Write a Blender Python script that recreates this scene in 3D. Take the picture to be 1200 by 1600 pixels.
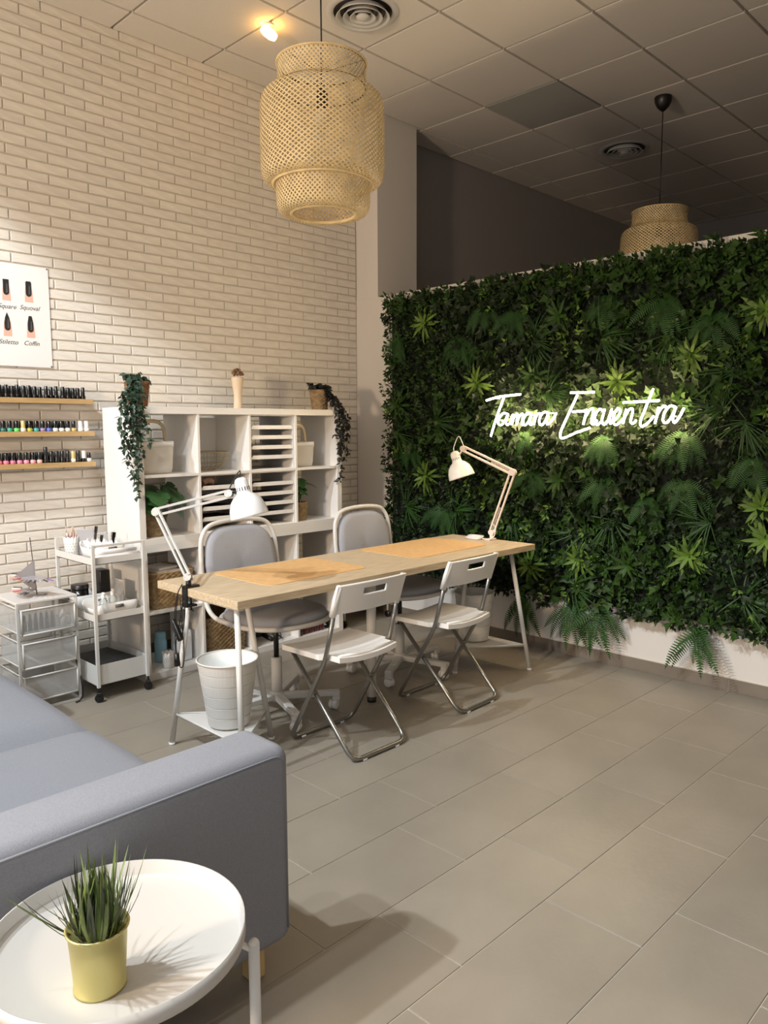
import bpy, bmesh, math, random
import numpy as np
from mathutils import Vector, Matrix, Euler
PI=math.pi
for o in list(bpy.data.objects): bpy.data.objects.remove(o, do_unlink=True)
scene=bpy.context.scene
COL=scene.collection
random.seed(7)

# ------------------------------------------------------------------ camera
cam_d=bpy.data.cameras.new('camera'); cam=bpy.data.objects.new('camera',cam_d); COL.objects.link(cam)
cam_d.sensor_fit='VERTICAL'; cam_d.sensor_height=32.0; cam_d.lens=32.0*1204/1600
cam_d.clip_start=0.02; cam_d.clip_end=100
cam.matrix_world=Matrix(((0.71179547,-0.07253325,0.69863162,4.407),(0.70236954,0.08047509,-0.70724875,0.0),
    (-0.00492339,0.99411402,0.10822695,1.416),(0,0,0,1)))
scene.camera=cam

# ------------------------------------------------------------------ view and light
scene.view_settings.view_transform='Standard'; scene.view_settings.look='None'
scene.view_settings.gamma=1.0; scene.view_settings.use_curve_mapping=False
scene.view_settings.exposure=0.10
world=bpy.data.worlds.new('night_street'); scene.world=world; world.use_nodes=True
bg=world.node_tree.nodes['Background']; bg.inputs[0].default_value=(0.80,0.82,0.88,1); bg.inputs[1].default_value=1.0

def lamp(name,kind,loc,energy,color,size=0.1,aim=None,sizey=None):
    d=bpy.data.lights.new(name,kind); o=bpy.data.objects.new(name,d); COL.objects.link(o)
    d.energy=energy; d.color=color; o.location=loc
    if kind=='AREA':
        d.size=size
        if sizey: d.shape='RECTANGLE'; d.size_y=sizey
    else: d.shadow_soft_size=size
    if aim is not None:
        o.rotation_euler=(Vector(aim)-Vector(loc)).to_track_quat('-Z','Y').to_euler()
    return o
# the shop front is lit from the street: floodlights above the window and a warm street light low across the road
lamp('facade_floodlight','POINT',(2.95,-0.50,3.80),90,(0.95,0.97,1.0),0.05)
lamp('facade_floodlight','POINT',(2.45,-1.10,4.15),340,(0.90,0.96,1.0),0.06)
lamp('facade_floodlight','POINT',(1.45,-1.40,4.37),680,(0.88,0.95,1.0),0.06)
lamp('warm_street_lamp','POINT',(2.5,-2.6,1.75),520,(1.0,0.74,0.50),0.22)

# ------------------------------------------------------------------ helpers
def srgb(*c):
    return tuple(((v/255)/12.92 if v/255<=0.04045 else ((v/255+0.055)/1.055)**2.4) for v in c)+(1.0,)
MATS={}
def mat(name,c,rough=0.5,metal=0.0,var=0.0,vscale=8.0,bump=0.0,bscale=60.0,stretch=(1,1,1),spec=0.5,emit=None,estr=0,rnd=0.0,trans=0.0,c2=None,coat=0.0):
    if name in MATS: return MATS[name]
    m=bpy.data.materials.new(name); m.use_nodes=True; nt=m.node_tree; n=nt.nodes; l=nt.links
    p=n['Principled BSDF']; col=srgb(*c) if max(c)>1 else tuple(c)+(1,)
    p.inputs['Base Color'].default_value=col; p.inputs['Roughness'].default_value=rough
    p.inputs['Metallic'].default_value=metal; p.inputs['Specular IOR Level'].default_value=spec
    if coat: p.inputs['Coat Weight'].default_value=coat
    if trans: p.inputs['Transmission Weight'].default_value=trans
    if emit: p.inputs['Emission Color'].default_value=srgb(*emit); p.inputs['Emission Strength'].default_value=estr
    tc=mp=None
    if var or bump or c2:
        tc=n.new('ShaderNodeTexCoord'); mp=n.new('ShaderNodeMapping'); mp.inputs['Scale'].default_value=stretch
        l.new(tc.outputs['Object'],mp.inputs['Vector'])
    last=None
    if var or c2:
        tx=n.new('ShaderNodeTexNoise'); tx.inputs['Scale'].default_value=vscale; tx.inputs['Detail'].default_value=5
        l.new(mp.outputs[0],tx.inputs['Vector'])
        rp=n.new('ShaderNodeValToRGB'); rp.color_ramp.elements[0].position=0.3; rp.color_ramp.elements[1].position=0.7
        a=c2 if c2 else tuple(max(0,v*(1-var)) for v in c)
        rp.color_ramp.elements[0].color=srgb(*a) if max(a)>1 else tuple(a)+(1,)
        b=c if c2 else tuple(min(255,v*(1+var*0.5)) for v in c)
        rp.color_ramp.elements[1].color=srgb(*b) if max(b)>1 else tuple(b)+(1,)
        l.new(tx.outputs['Fac'],rp.inputs[0]); last=rp.outputs[0]
        l.new(last,p.inputs['Base Color'])
    if rnd:
        oi=n.new('ShaderNodeObjectInfo'); hs=n.new('ShaderNodeHueSaturation'); mr=n.new('ShaderNodeMapRange')
        mr.inputs['To Min'].default_value=1-rnd; mr.inputs['To Max'].default_value=1+rnd
        l.new(oi.outputs['Random'],mr.inputs['Value']); l.new(mr.outputs[0],hs.inputs['Value'])
        if last: l.new(last,hs.inputs['Color'])
        else: hs.inputs['Color'].default_value=col
        l.new(hs.outputs[0],p.inputs['Base Color'])
    if bump:
        b=n.new('ShaderNodeBump'); b.inputs['Strength'].default_value=1.0; b.inputs['Distance'].default_value=bump
        t2=n.new('ShaderNodeTexNoise'); t2.inputs['Scale'].default_value=bscale; t2.inputs['Detail'].default_value=4
        l.new(mp.outputs[0],t2.inputs['Vector']); l.new(t2.outputs['Fac'],b.inputs['Height']); l.new(b.outputs[0],p.inputs['Normal'])
    MATS[name]=m; return m

class MB:
    def __init__(s): s.v=[]; s.f=[]; s.sm=[]
    def add(s,vs,fs,smooth=False):
        o=len(s.v); s.v+=[tuple(v) for v in vs]; s.f+=[tuple(i+o for i in f) for f in fs]; s.sm+=[smooth]*len(fs); return s
    def box(s,x0,x1,y0,y1,z0,z1,bev=0.0,M=None,seg=1):
        if bev<=0:
            vs=[Vector((x,y,z)) for x in (x0,x1) for y in (y0,y1) for z in (z0,z1)]
            fs=[(0,1,3,2),(4,6,7,5),(0,4,5,1),(2,3,7,6),(0,2,6,4),(1,5,7,3)]
            if M: vs=[M@v for v in vs]
            return s.add(vs,fs)
        bm=bmesh.new(); bmesh.ops.create_cube(bm,size=1)
        for v in bm.verts: v.co=Vector(((x0+x1)/2+v.co.x*(x1-x0),(y0+y1)/2+v.co.y*(y1-y0),(z0+z1)/2+v.co.z*(z1-z0)))
        bmesh.ops.bevel(bm,geom=list(bm.edges),offset=bev,segments=seg,profile=0.5,affect='EDGES')
        vs=[(M@v.co if M else v.co.copy()) for v in bm.verts]; fs=[[v.index for v in f.verts] for f in bm.faces]
        bm.free(); return s.add(vs,fs,seg>1)
    def tube(s,path,r,n=8,caps=True,closed=False,flat=1.0):
        P=[Vector(p) for p in path]; m=len(P); rr=r if isinstance(r,(list,tuple)) else [r]*m
        T=[]
        for i in range(m):
            a=P[(i-1)%m] if closed or i>0 else P[i]; b=P[(i+1)%m] if closed or i<m-1 else P[i]
            T.append((b-a).normalized())
        up=Vector((0,0,1)) if abs(T[0].z)<0.9 else Vector((1,0,0))
        N=(up-T[0]*up.dot(T[0])).normalized(); vs=[]
        for i in range(m):
            N=(N-T[i]*N.dot(T[i])); N.normalize(); B=T[i].cross(N)
            for k in range(n):
                a=2*PI*k/n; vs.append(P[i]+N*math.cos(a)*rr[i]*flat+B*math.sin(a)*rr[i])
        fs=[]
        for i in range(m if closed else m-1):
            j=(i+1)%m
            for k in range(n): fs.append((i*n+k,i*n+(k+1)%n,j*n+(k+1)%n,j*n+k))
        s.add(vs,fs,True)
        if caps and not closed:
            o=len(s.v)-len(vs)
            s.f+=[tuple(o+k for k in range(n))[::-1],tuple(o+(m-1)*n+k for k in range(n))]; s.sm+=[False,False]
        return s
    def lathe(s,prof,n=32,M=None,cx=0,cy=0,smooth=True):
        vs=[];fs=[]
        for (r,z) in prof:
            for k in range(n):
                a=2*PI*k/n; v=Vector((cx+r*math.cos(a),cy+r*math.sin(a),z)); vs.append(M@v if M else v)
        for i in range(len(prof)-1):
            for k in range(n): fs.append((i*n+k,i*n+(k+1)%n,(i+1)*n+(k+1)%n,(i+1)*n+k))
        return s.add(vs,fs,smooth)
    def prism(s,pts,z0,z1,M=None):   # outline in xy, extruded in z
        n=len(pts); vs=[Vector((x,y,z0)) for x,y in pts]+[Vector((x,y,z1)) for x,y in pts]
        if M: vs=[M@v for v in vs]
        fs=[tuple(range(n))[::-1],tuple(range(n,2*n))]+[(k,(k+1)%n,n+(k+1)%n,n+k) for k in range(n)]
        return s.add(vs,fs)
    def mesh(s,name,m):
        me=bpy.data.meshes.new(name); me.from_pydata(s.v,[],s.f)
        me.polygons.foreach_set('use_smooth',s.sm)
        if m: me.materials.append(m)
        me.update(); return me
    def obj(s,name,m,parent=None,kind=None,label=None):
        return link(name,s.mesh(name,m),parent,kind,label)
def link(name,me,parent=None,kind=None,label=None,loc=None):
    o=bpy.data.objects.new(name,me); COL.objects.link(o)
    if parent: o.parent=parent
    if kind: o['kind']=kind
    if label: o['label']=label
    if loc is not None: o.location=loc
    return o
def tag(o,label,cat,group=None):
    o['label']=label; o['category']=cat
    if group: o['group']=group
    return o
def thing(name,label,cat,loc=(0,0,0),rz=0,group=None):
    o=bpy.data.objects.new(name,None); COL.objects.link(o); o.location=loc; o.rotation_euler=(0,0,rz); o.empty_display_size=0.05
    return tag(o,label,cat,group)
def copy_tree(o,parent=None):
    c=o.copy(); COL.objects.link(c); c.parent=parent
    for ch in [x for x in bpy.data.objects if x.parent==o]: copy_tree(ch,c)
    return c
def dup(o,loc,rz,label,group=None):
    c=copy_tree(o); c.location=loc; c.rotation_euler=(0,0,rz); c['label']=label
    if group: c['group']=group
    return c
def struct(name,mb,m,parent=None):
    o=mb.obj(name,m,parent); o['kind']='structure'; return o
def smooth_path(P,sub=6,closed=False):
    P=[Vector(p) for p in P]; out=[]; n=len(P)
    for i in range(n if closed else n-1):
        if closed: p0,p1,p2,p3=P[i-1],P[i],P[(i+1)%n],P[(i+2)%n]
        else: p0=P[max(i-1,0)];p1=P[i];p2=P[i+1];p3=P[min(i+2,n-1)]
        for k in range(sub):
            t=k/sub; out.append(0.5*((2*p1)+(-p0+p2)*t+(2*p0-5*p1+4*p2-p3)*t*t+(-p0+3*p1-3*p2+p3)*t**3))
    if not closed: out.append(P[-1])
    return out
def fillet(P,r,seg=5):
    P=[Vector(p) for p in P]; out=[P[0]]
    for i in range(1,len(P)-1):
        a=(P[i-1]-P[i]); b=(P[i+1]-P[i]); rr=min(r,a.length*0.48,b.length*0.48); a=a.normalized()*rr; b=b.normalized()*rr
        for k in range(seg+1):
            t=k/seg; out.append(P[i]+a*(1-t)**2+b*t**2)
    out.append(P[-1]); return out
def rot_to(d):   # matrix taking +Z to direction d
    return Vector(d).to_track_quat('Z','Y').to_matrix().to_4x4()

# ------------------------------------------------------------------ materials
brick_m=mat('white_brick',(226,220,210),0.65,var=0.04,vscale=14,bump=0.0022,bscale=34,stretch=(1,.7,2.2),rnd=0.04)
mortar_m=mat('mortar',(200,192,180),0.85,bump=0.001,bscale=120)
tile_m=mat('floor_tile',(146,138,125),0.42,var=0.05,vscale=3,bump=0.0006,bscale=40,rnd=0.035,spec=0.4)
grout_m=mat('grout',(196,188,172),0.8)
base_m=mat('baseboard_tile',(122,112,100),0.5,var=0.06,vscale=7)
ceil_m=mat('ceiling_tile',(222,216,207),0.9,bump=0.0008,bscale=150,rnd=0.02)
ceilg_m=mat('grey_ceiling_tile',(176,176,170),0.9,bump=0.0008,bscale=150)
tbar_m=mat('ceiling_bar',(205,200,190),0.6)
paint_m=mat('white_paint',(214,209,202),0.75,bump=0.0003,bscale=90)
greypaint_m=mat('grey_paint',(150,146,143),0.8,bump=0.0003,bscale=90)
white_m=mat('white_laminate',(229,226,221),0.42)
whitemetal_m=mat('white_metal',(210,208,203),0.4)
whiteplastic_m=mat('white_plastic',(232,230,226),0.35)
black_m=mat('black_plastic',(20,19,20),0.35)
oak_m=mat('oak_laminate',(206,187,157),0.5,c2=(174,153,123),vscale=7,stretch=(14,1.2,14))
bamboo_m=mat('bamboo_board',(192,160,112),0.45,c2=(174,142,94),vscale=7,stretch=(12,1.5,12))
cork_m=mat('tan_mat',(212,170,116),0.7,var=0.05,vscale=30)
steel_m=mat('grey_steel',(150,148,143),0.28,metal=0.9)
greyarm_m=mat('silver_arm',(196,195,190),0.35,metal=0.3)
sofa_m=mat('blue_grey_fabric',(134,136,143),0.95,var=0.05,vscale=260,bump=0.0007,bscale=500)
chairfab_m=mat('grey_fabric',(158,160,167),0.95,var=0.05,vscale=300,bump=0.0005,bscale=500)
wicker_m=mat('wicker',(178,152,112),0.7,c2=(126,102,70),vscale=40,bump=0.002,bscale=90)
wickerd_m=mat('brown_wicker',(158,112,74),0.7,c2=(104,70,44),vscale=40,bump=0.002,bscale=90)
bambooweave_m=mat('bamboo_strip',(232,208,156),0.55,var=0.08,vscale=20)
gold_m=mat('gold_metal',(200,190,128),0.42,metal=0.7)
soil_m=mat('dark_soil',(44,38,34),0.9,bump=0.004,bscale=80)
leafdark_m=mat('dark_leaf',(26,42,17),0.5,var=0.35,vscale=9,spec=0.25)
leafmid_m=mat('mid_leaf',(46,72,25),0.5,var=0.35,vscale=9,spec=0.25)
leaflight_m=mat('light_leaf',(92,120,46),0.5,spec=0.3,var=0.25,vscale=12)
fern_m=mat('fern_leaf',(44,78,32),0.55,spec=0.25,var=0.25,vscale=12)
grasswall_m=mat('wall_grass_leaf',(44,76,30),0.5,spec=0.25,var=0.25,vscale=12)
ivy_m=mat('ivy_leaf',(52,74,58),0.45,var=0.3,vscale=20)
monstera_m=mat('monstera_leaf',(46,84,42),0.35,var=0.3,vscale=12)
backing_m=mat('dark_backing',(16,24,14),0.9)
paper_m=mat('white_paper',(238,234,232),0.6)

# ================================================================== room shell
XR=5.6; YB=8.95; ZC=3.71
fl=struct('floor',MB().box(-0.05,XR,-0.2,YB,-0.10,-0.0025),grout_m)
def floor_tiles():
    cache={}
    k=-7
    while True:
        x0=1.985+0.3075*k; x1=x0+0.3075
        if x0>XR: break
        off=1.890 if k%2==0 else 1.490
        j=-4
        while off+0.61*j<4.165:
            y0=off+0.61*j; y1=y0+0.61
            a0,a1,b0,b1=max(x0,0.0)+.0014,min(x1,XR)-.0014,max(y0,-0.14)+.0014,min(y1,4.16)-.0014
            j+=1
            if a1-a0<0.02 or b1-b0<0.02: continue
            key=(round(a1-a0,3),round(b1-b0,3))
            if key not in cache:
                w,h=(a1-a0)/2,(b1-b0)/2
                cache[key]=MB().box(-w,w,-h,h,-0.012,0,bev=0.0012).mesh('tile',tile_m)
            link('tile',cache[key],fl,loc=((a0+a1)/2,(b0+b1)/2,0))
        k+=1
floor_tiles()
struct('floor_back_room',MB().box(0,XR,4.27,YB,-0.002,0),tile_m,fl)
struct('pavement',MB().box(-6,12,-9,-0.25,-0.22,-0.12),mat('pavement_stone',(120,116,110),0.8,bump=0.002,bscale=30))

# ceiling: bars with recessed joints and lay-in tiles
ceil=struct('ceiling',MB().box(-0.05,XR,-0.2,YB,ZC+0.012,ZC+0.06),tbar_m)
xs=[0.0]+[0.25+0.6*i for i in range(10) if 0.25+0.6*i<XR]+[XR]; ys=[-0.15]+[-0.15+0.6*i for i in range(1,16)]+[YB]
cache={}
for i in range(len(xs)-1):
    for j in range(len(ys)-1):
        w,h=(xs[i+1]-xs[i])-0.018,(ys[j+1]-ys[j])-0.018
        if w<0.05 or h<0.05: continue
        cx,cy=(xs[i]+xs[i+1])/2,(ys[j]+ys[j+1])/2
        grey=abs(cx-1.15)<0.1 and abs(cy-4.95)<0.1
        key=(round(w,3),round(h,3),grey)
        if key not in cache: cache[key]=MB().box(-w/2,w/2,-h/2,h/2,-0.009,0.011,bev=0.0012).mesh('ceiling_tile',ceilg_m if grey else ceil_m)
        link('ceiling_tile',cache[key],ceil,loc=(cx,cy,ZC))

# brick wall on the left
wl=struct('wall_left',MB().box(-0.15,0.0,-0.2,4.165,0,ZC+.02),mortar_m)
def bricks():
    P=0.2237; H=0.056; J=0.009; lst=[]
    camp=Vector((4.407,0,1.416))
    Mi=cam.matrix_world.inverted()
    for r in range(-44,24):
        z0=2.42+H*r; z1=z0+H
        if z1>ZC+0.01 or z0<0.07: continue
        off=1.735 if r%2==-1 or r%2==1 else 1.849
        j=-9
        while off+P*j<4.165:
            y0=max(off+P*j,-0.15); y1=min(off+P*(j+1),4.165); j+=1
            if y1-y0<0.03: continue
            c=Vector((0,(y0+y1)/2,(z0+z1)/2)); q=Mi@c
            vis=False
            if q.z<0:
                px=600+1204*q.x/-q.z; py=800-1204*q.y/-q.z
                vis=-20<px<1220 and -20<py<1620 and not(2.05<c.y<3.5 and c.z<1.5)
            lst.append(((c-camp).length if vis else 99,y1-y0-J,c,min(z1,ZC)-z0-J))
    lst.sort(key=lambda t:t[0]); ch={}; rest=MB()
    for i,(d,w,c,h) in enumerate(lst):
        if i<300 and d<90:
            key=(round(w,3),round(h,3))
            if key not in ch: ch[key]=MB().box(-0.004,0.0065,-w/2,w/2,-h/2,h/2,bev=0.002).mesh('brick',brick_m)
            link('brick',ch[key],wl,loc=c)
        else: rest.box(-0.004,0.0065,c.y-w/2,c.y+w/2,c.z-h/2,c.z+h/2,bev=0.002)
    rest.obj('brick_field',brick_m,wl,kind='stuff')
bricks()
def baseboard(name,axis,a0,a1,start,other,parent=None):
    mb=MB(); g=struct(name,MB().box(*( (a0,a1,other-0.008,other+0.002,0,0.0715) if axis=='x' else (other-0.002,other+0.008,a0,a1,0,0.0715))),grout_m)
    p=start
    while p>a0: p-=0.61
    while p<a1:
        b0,b1=max(p,a0)+.0015,min(p+0.61,a1)-.0015; p+=0.61
        if b1-b0<0.02: continue
        t=MB().box(*((b0,b1,other-0.012,other,0.002,0.07) if axis=='x' else (other,other+0.012,b0,b1,0.002,0.07)),bev=0.001)
        t.obj('tile',base_m,g)
baseboard('baseboard_back','x',0.015,4.6,2.286,4.165)
baseboard('baseboard_left','y',-0.14,4.16,1.5,0.0)
struct('wall_partition',MB().box(0.0,4.6,4.165,4.265,0,2.39,bev=0.002),paint_m)
struct('wall_corner_column',MB().box(0.0,0.235,4.17,4.60,2.3905,ZC+.02),paint_m)
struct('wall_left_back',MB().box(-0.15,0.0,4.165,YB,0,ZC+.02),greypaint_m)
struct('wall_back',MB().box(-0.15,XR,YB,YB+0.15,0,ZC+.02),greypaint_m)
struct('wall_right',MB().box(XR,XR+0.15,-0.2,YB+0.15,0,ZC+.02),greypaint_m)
struct('wall_front',MB().box(-0.15,XR+.15,-0.20,-0.15,3.61,ZC+0.3).box(-0.15,0.1,-0.20,-0.15,-.1,3.61).box(5.45,XR+.15,-0.20,-0.15,-.1,3.61),paint_m)
w=struct('window_1',MB().box(0.1,5.45,-0.20,-0.15,-0.10,0.03).box(0.1,0.14,-0.20,-0.15,0.03,3.61).box(5.41,5.45,-0.20,-0.15,0.03,3.61),mat('dark_window_frame',(60,60,62),0.4,metal=0.5))
gm=bpy.data.materials.new('window_glass'); gm.use_nodes=True; nt=gm.node_tree; nt.nodes.remove(nt.nodes['Principled BSDF'])
tr=nt.nodes.new('ShaderNodeBsdfTransparent'); gl=nt.nodes.new('ShaderNodeBsdfGlossy'); gl.inputs['Roughness'].default_value=0.0
mx=nt.nodes.new('ShaderNodeMixShader'); mx.inputs[0].default_value=0.07
nt.links.new(tr.outputs[0],mx.inputs[1]); nt.links.new(gl.outputs[0],mx.inputs[2])
nt.links.new(mx.outputs[0],nt.nodes['Material Output'].inputs[0])
MB().box(0.14,5.41,-0.180,-0.172,0.03,3.61).obj('window_pane',gm,w)['kind']='structure'

# ================================================================== green wall
gw=thing('plant_wall','wall panel covered in dark green artificial leaves, ferns and tufts behind the desk','plant wall',(0.37,4.16,0))
gx=0.37
rng=np.random.default_rng(5)
GX0,GX1,GZ0,GZ1=0.42,4.15,0.36,2.33
MB().box(GX0-gx,GX1-gx,-0.030,0.0,GZ0,GZ1).obj('backing_mesh',backing_m,gw)
def leaf_cloud(name,n,length,width,m,zs=(GZ0-0.04,GZ1+0.02),xs_=(GX0-0.03,GX1+0.02),depth=(-0.10,-0.02),pos=None,cl=5,spread=0.9,fold=0.25,patch=None,cut=0):
    # clusters of cl leaves that radiate from a sprig point
    nc=n//cl; cx=rng.uniform(*xs_,nc); cz=rng.uniform(*zs,nc); cy=rng.uniform(*depth,nc)
    if patch is not None:
        f=np.sin(cx*patch[0]+patch[2])+np.sin(cz*patch[1]+cx*2.1+patch[3])+rng.normal(0,0.5,nc); k=f>patch[4]; cx,cz,cy=cx[k],cz[k],cy[k]; nc=len(cx)
    cx=np.repeat(cx,cl); cz=np.repeat(cz,cl); cy=np.repeat(cy,cl); N=nc*cl
    a=rng.uniform(0,2*PI,N); tilt=rng.uniform(0.05,spread,N)
    d=np.stack([np.cos(a)*np.cos(tilt),-np.sin(tilt),np.sin(a)*np.cos(tilt)-0.15],1); d/=np.linalg.norm(d,axis=1,keepdims=True)
    r=rng.normal(0,1,(N,3)); r[:,1]-=0.4; s=np.cross(d,np.stack([rng.normal(0,.45,N),-np.ones(N),rng.normal(0,.45,N)],1)); s/=np.linalg.norm(s,axis=1,keepdims=True)
    nn=np.cross(d,s); L=length*rng.uniform(0.7,1.25,N); W=width*rng.uniform(0.8,1.2,N)
    b=np.stack([cx-gx,cy,cz],1)+d*(L*0.15)[:,None]
    L=L[:,None]; W=W[:,None]
    if cut:   # three-lobed ivy leaf
        vs=[b,b+d*L*.25+s*W*.75,b+d*L*.55+s*W*.30,b+d*L,b+d*L*.55-s*W*.30,b+d*L*.25-s*W*.75,b+d*L*.45+nn*L*.08]
        fs=[(0,1,6),(1,2,6),(2,3,6),(3,4,6),(4,5,6),(5,0,6)]
    else:
        vs=[b,b+d*L*.4+s*W*.5+nn*W*fold,b+d*L-nn*L*.12,b+d*L*.4-s*W*.5+nn*W*fold,b+d*L*.42]
        fs=[(0,1,4),(1,2,4),(2,3,4),(3,0,4)]
    k=len(vs); V=np.stack(vs,1).reshape(-1,3)
    F=(np.array(fs)[None]+(np.arange(N)*k)[:,None,None]).reshape(-1,3)
    me=bpy.data.meshes.new(name); me.vertices.add(len(V)); me.vertices.foreach_set('co',V.ravel())
    me.loops.add(F.size); me.loops.foreach_set('vertex_index',F.ravel().astype(np.int32))
    me.polygons.add(len(F)); me.polygons.foreach_set('loop_start',np.arange(0,F.size,3,dtype=np.int32))
    me.update(calc_edges=True); me.materials.append(m)
    return link(name,me,gw,kind='stuff')
leaf_cloud('boxwood_foliage',42000,0.030,0.017,leafdark_m)
leaf_cloud('boxwood_foliage',16000,0.030,0.016,leafmid_m,patch=(2.3,3.1,0.4,1.2,0.1),depth=(-0.11,-0.05))
leaf_cloud('ivy_foliage',9000,0.048,0.034,leafdark_m,cut=1,cl=4,patch=(3.1,2.3,2.4,0.2,-0.1),depth=(-0.12,-0.05))
leaf_cloud('ivy_foliage',5000,0.052,0.036,leafmid_m,cut=1,cl=4,patch=(1.7,2.9,4.0,2.2,0.2),depth=(-0.12,-0.06))
leaf_cloud('light_sprigs',3200,0.034,0.016,leaflight_m,patch=(4.1,4.7,1.0,0.5,0.6),depth=(-0.125,-0.08))
leaf_cloud('top_foliage',2600,0.045,0.022,leafmid_m,zs=(GZ1-0.10,GZ1+0.035),depth=(-0.10,-0.01))

def blade(mb,base,d,n,L,W,bend=0.4,seg=5,fold=0.15):
    d=Vector(d).normalized(); n=Vector(n); n=(n-d*n.dot(d)).normalized(); s=d.cross(n); vs=[]
    p=Vector(base); dd=d.copy()
    for i in range(seg+1):
        t=i/seg; w=W*0.5*(math.sin(PI*min(1,t*0.85+0.12))**0.8 if i<seg else 0.02)
        vs+= [p+s*w+n*w*fold, p.copy(), p-s*w+n*w*fold]
        dd=(dd-n*bend/seg).normalized(); n2=(n+dd*0).normalized(); n=(n2-dd*n2.dot(dd)).normalized(); p=p+dd*(L/seg)
    fs=[]
    for i in range(seg):
        a=i*3; fs+=[(a,a+1,a+4,a+3),(a+1,a+2,a+5,a+4)]
    mb.add(vs,fs,True)
ROS=[(0.792,2.136),(1.865,2.070),(2.667,1.787),(1.248,1.705),(1.689,1.725),(2.254,1.670),(3.022,1.983),(1.887,1.102),(0.808,1.079),(2.699,0.725),(2.346,0.628),(3.051,1.013),(1.687,0.548),(0.525,1.574),(2.032,0.629),(3.082,0.851)]
FERN=[(1.623,1.387),(2.182,1.368),(2.639,1.387),(2.189,1.124),(2.648,1.126),(1.676,1.144),(2.190,0.357),(2.767,0.343),(1.641,0.331),(1.995,0.345),(0.527,2.059),(1.537,2.133),(0.653,1.317),(0.959,0.870),(2.159,2.157),(2.505,2.099),(2.785,2.000),(1.309,2.199),(2.450,1.027),(1.096,2.011),(2.994,1.256)]
GRASS=[(1.233,1.937),(1.684,1.942),(2.145,1.923),(0.898,1.454),(2.838,1.503),(2.954,1.436),(1.075,0.856),(2.237,0.882),(2.796,0.909),(1.992,0.465),(2.978,0.536),(1.558,0.848),(0.525,1.387),(2.548,1.906),(1.784,1.623),(0.620,0.847),(2.071,0.791),(2.895,1.698)]
def out_dir(a,t): return Vector((math.cos(a)*math.cos(t),-math.sin(t),math.sin(a)*math.cos(t)))
rosette_mats=[leaflight_m,leafmid_m,leaflight_m]
for i,(x,z) in enumerate(ROS):
    R=random.Random(i+40); m=rosette_mats[i%3]; near=i<11
    root=link('rosette_plant',None,gw,loc=(x-gx,-0.09,z)) ; joined=MB()
    for ring,(cnt,t,L) in enumerate(((11,0.15,0.150),(9,0.5,0.125),(7,0.95,0.085))):
        for k in range(cnt):
            a=2*PI*k/cnt+R.uniform(-.2,.2)+ring*.4; tt=t+R.uniform(-.12,.12); l=L*R.uniform(.85,1.2)
            d=out_dir(a,tt); mb=MB() if near else joined
            blade(mb,(0,-0.004*ring,0),d,(0,-1,0) if tt<1.2 else (0,0,1),l,0.021,bend=0.6,seg=4)
            if near: mb.obj('leaf',m,root)
    if not near: joined.obj('leaf_crown',m,root)
    MB().lathe([(0.0,0),(0.006,0.01),(0.006,0.08),(0.0,0.085)],6,M=Matrix.Rotation(-PI/2,4,'X')).obj('stem',leafdark_m,root)
def frond(mb,base,d,n,L,W,bend,seg=20):
    d=Vector(d).normalized(); n=Vector(n); n=(n-d*n.dot(d)).normalized(); p=Vector(base); pts=[]
    for i in range(seg+1):
        pts.append((p.copy(),d.copy(),n.copy())); d=(d-n*bend/seg+Vector((0,0,-0.9*bend/seg))).normalized(); n=(n-d*n.dot(d)).normalized(); p=p+d*(L/seg)
    mb.tube([q[0] for q in pts],0.0012,3,caps=False)
    for i in range(1,seg+1):
        q,dd,nn=pts[i]; s=dd.cross(nn); t=i/seg; w=W*0.5*(math.sin(PI*min(1,0.25+0.75*t))**0.9+0.06); g=L/seg*0.36
        for sg in (1,-1):
            tip=q+s*sg*w+dd*w*0.35-nn*w*0.12
            mb.add([q-dd*g,q+dd*g,tip+dd*g*.3,tip-dd*g*.5],[(0,1,2,3)])
for i,(x,z) in enumerate(FERN):
    R=random.Random(i+90); mb=MB(); n=R.randint(7,9); low=z<0.75
    for k in range(n):
        a=-PI/2+(k-(n-1)/2)*0.30+R.uniform(-.1,.1); t=R.uniform(.25,.8)
        frond(mb,(0,0,0),out_dir(a,t),(0,-1,0.2),R.uniform(.17,.25)*(1.3 if low else 1),0.062,R.uniform(.5,1.0))
    mb.obj('fern',fern_m,gw).location=(x-gx,-0.085,z)
for i,(x,z) in enumerate(GRASS):
    R=random.Random(i+150); mb=MB(); c=R.choice([0,PI,PI*1.2,-.2,-PI/2])
    for k in range(34):
        a=c+R.gauss(0,0.9); t=R.uniform(.1,.8)
        blade(mb,(R.uniform(-.01,.01),0,R.uniform(-.01,.01)),out_dir(a,t),(0,-1,0.3),R.uniform(.15,.26),0.0065,bend=R.uniform(.4,1.2),seg=5)
    mb.obj('grass_tuft',grasswall_m,gw).location=(x-gx,-0.085,z)

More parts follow.
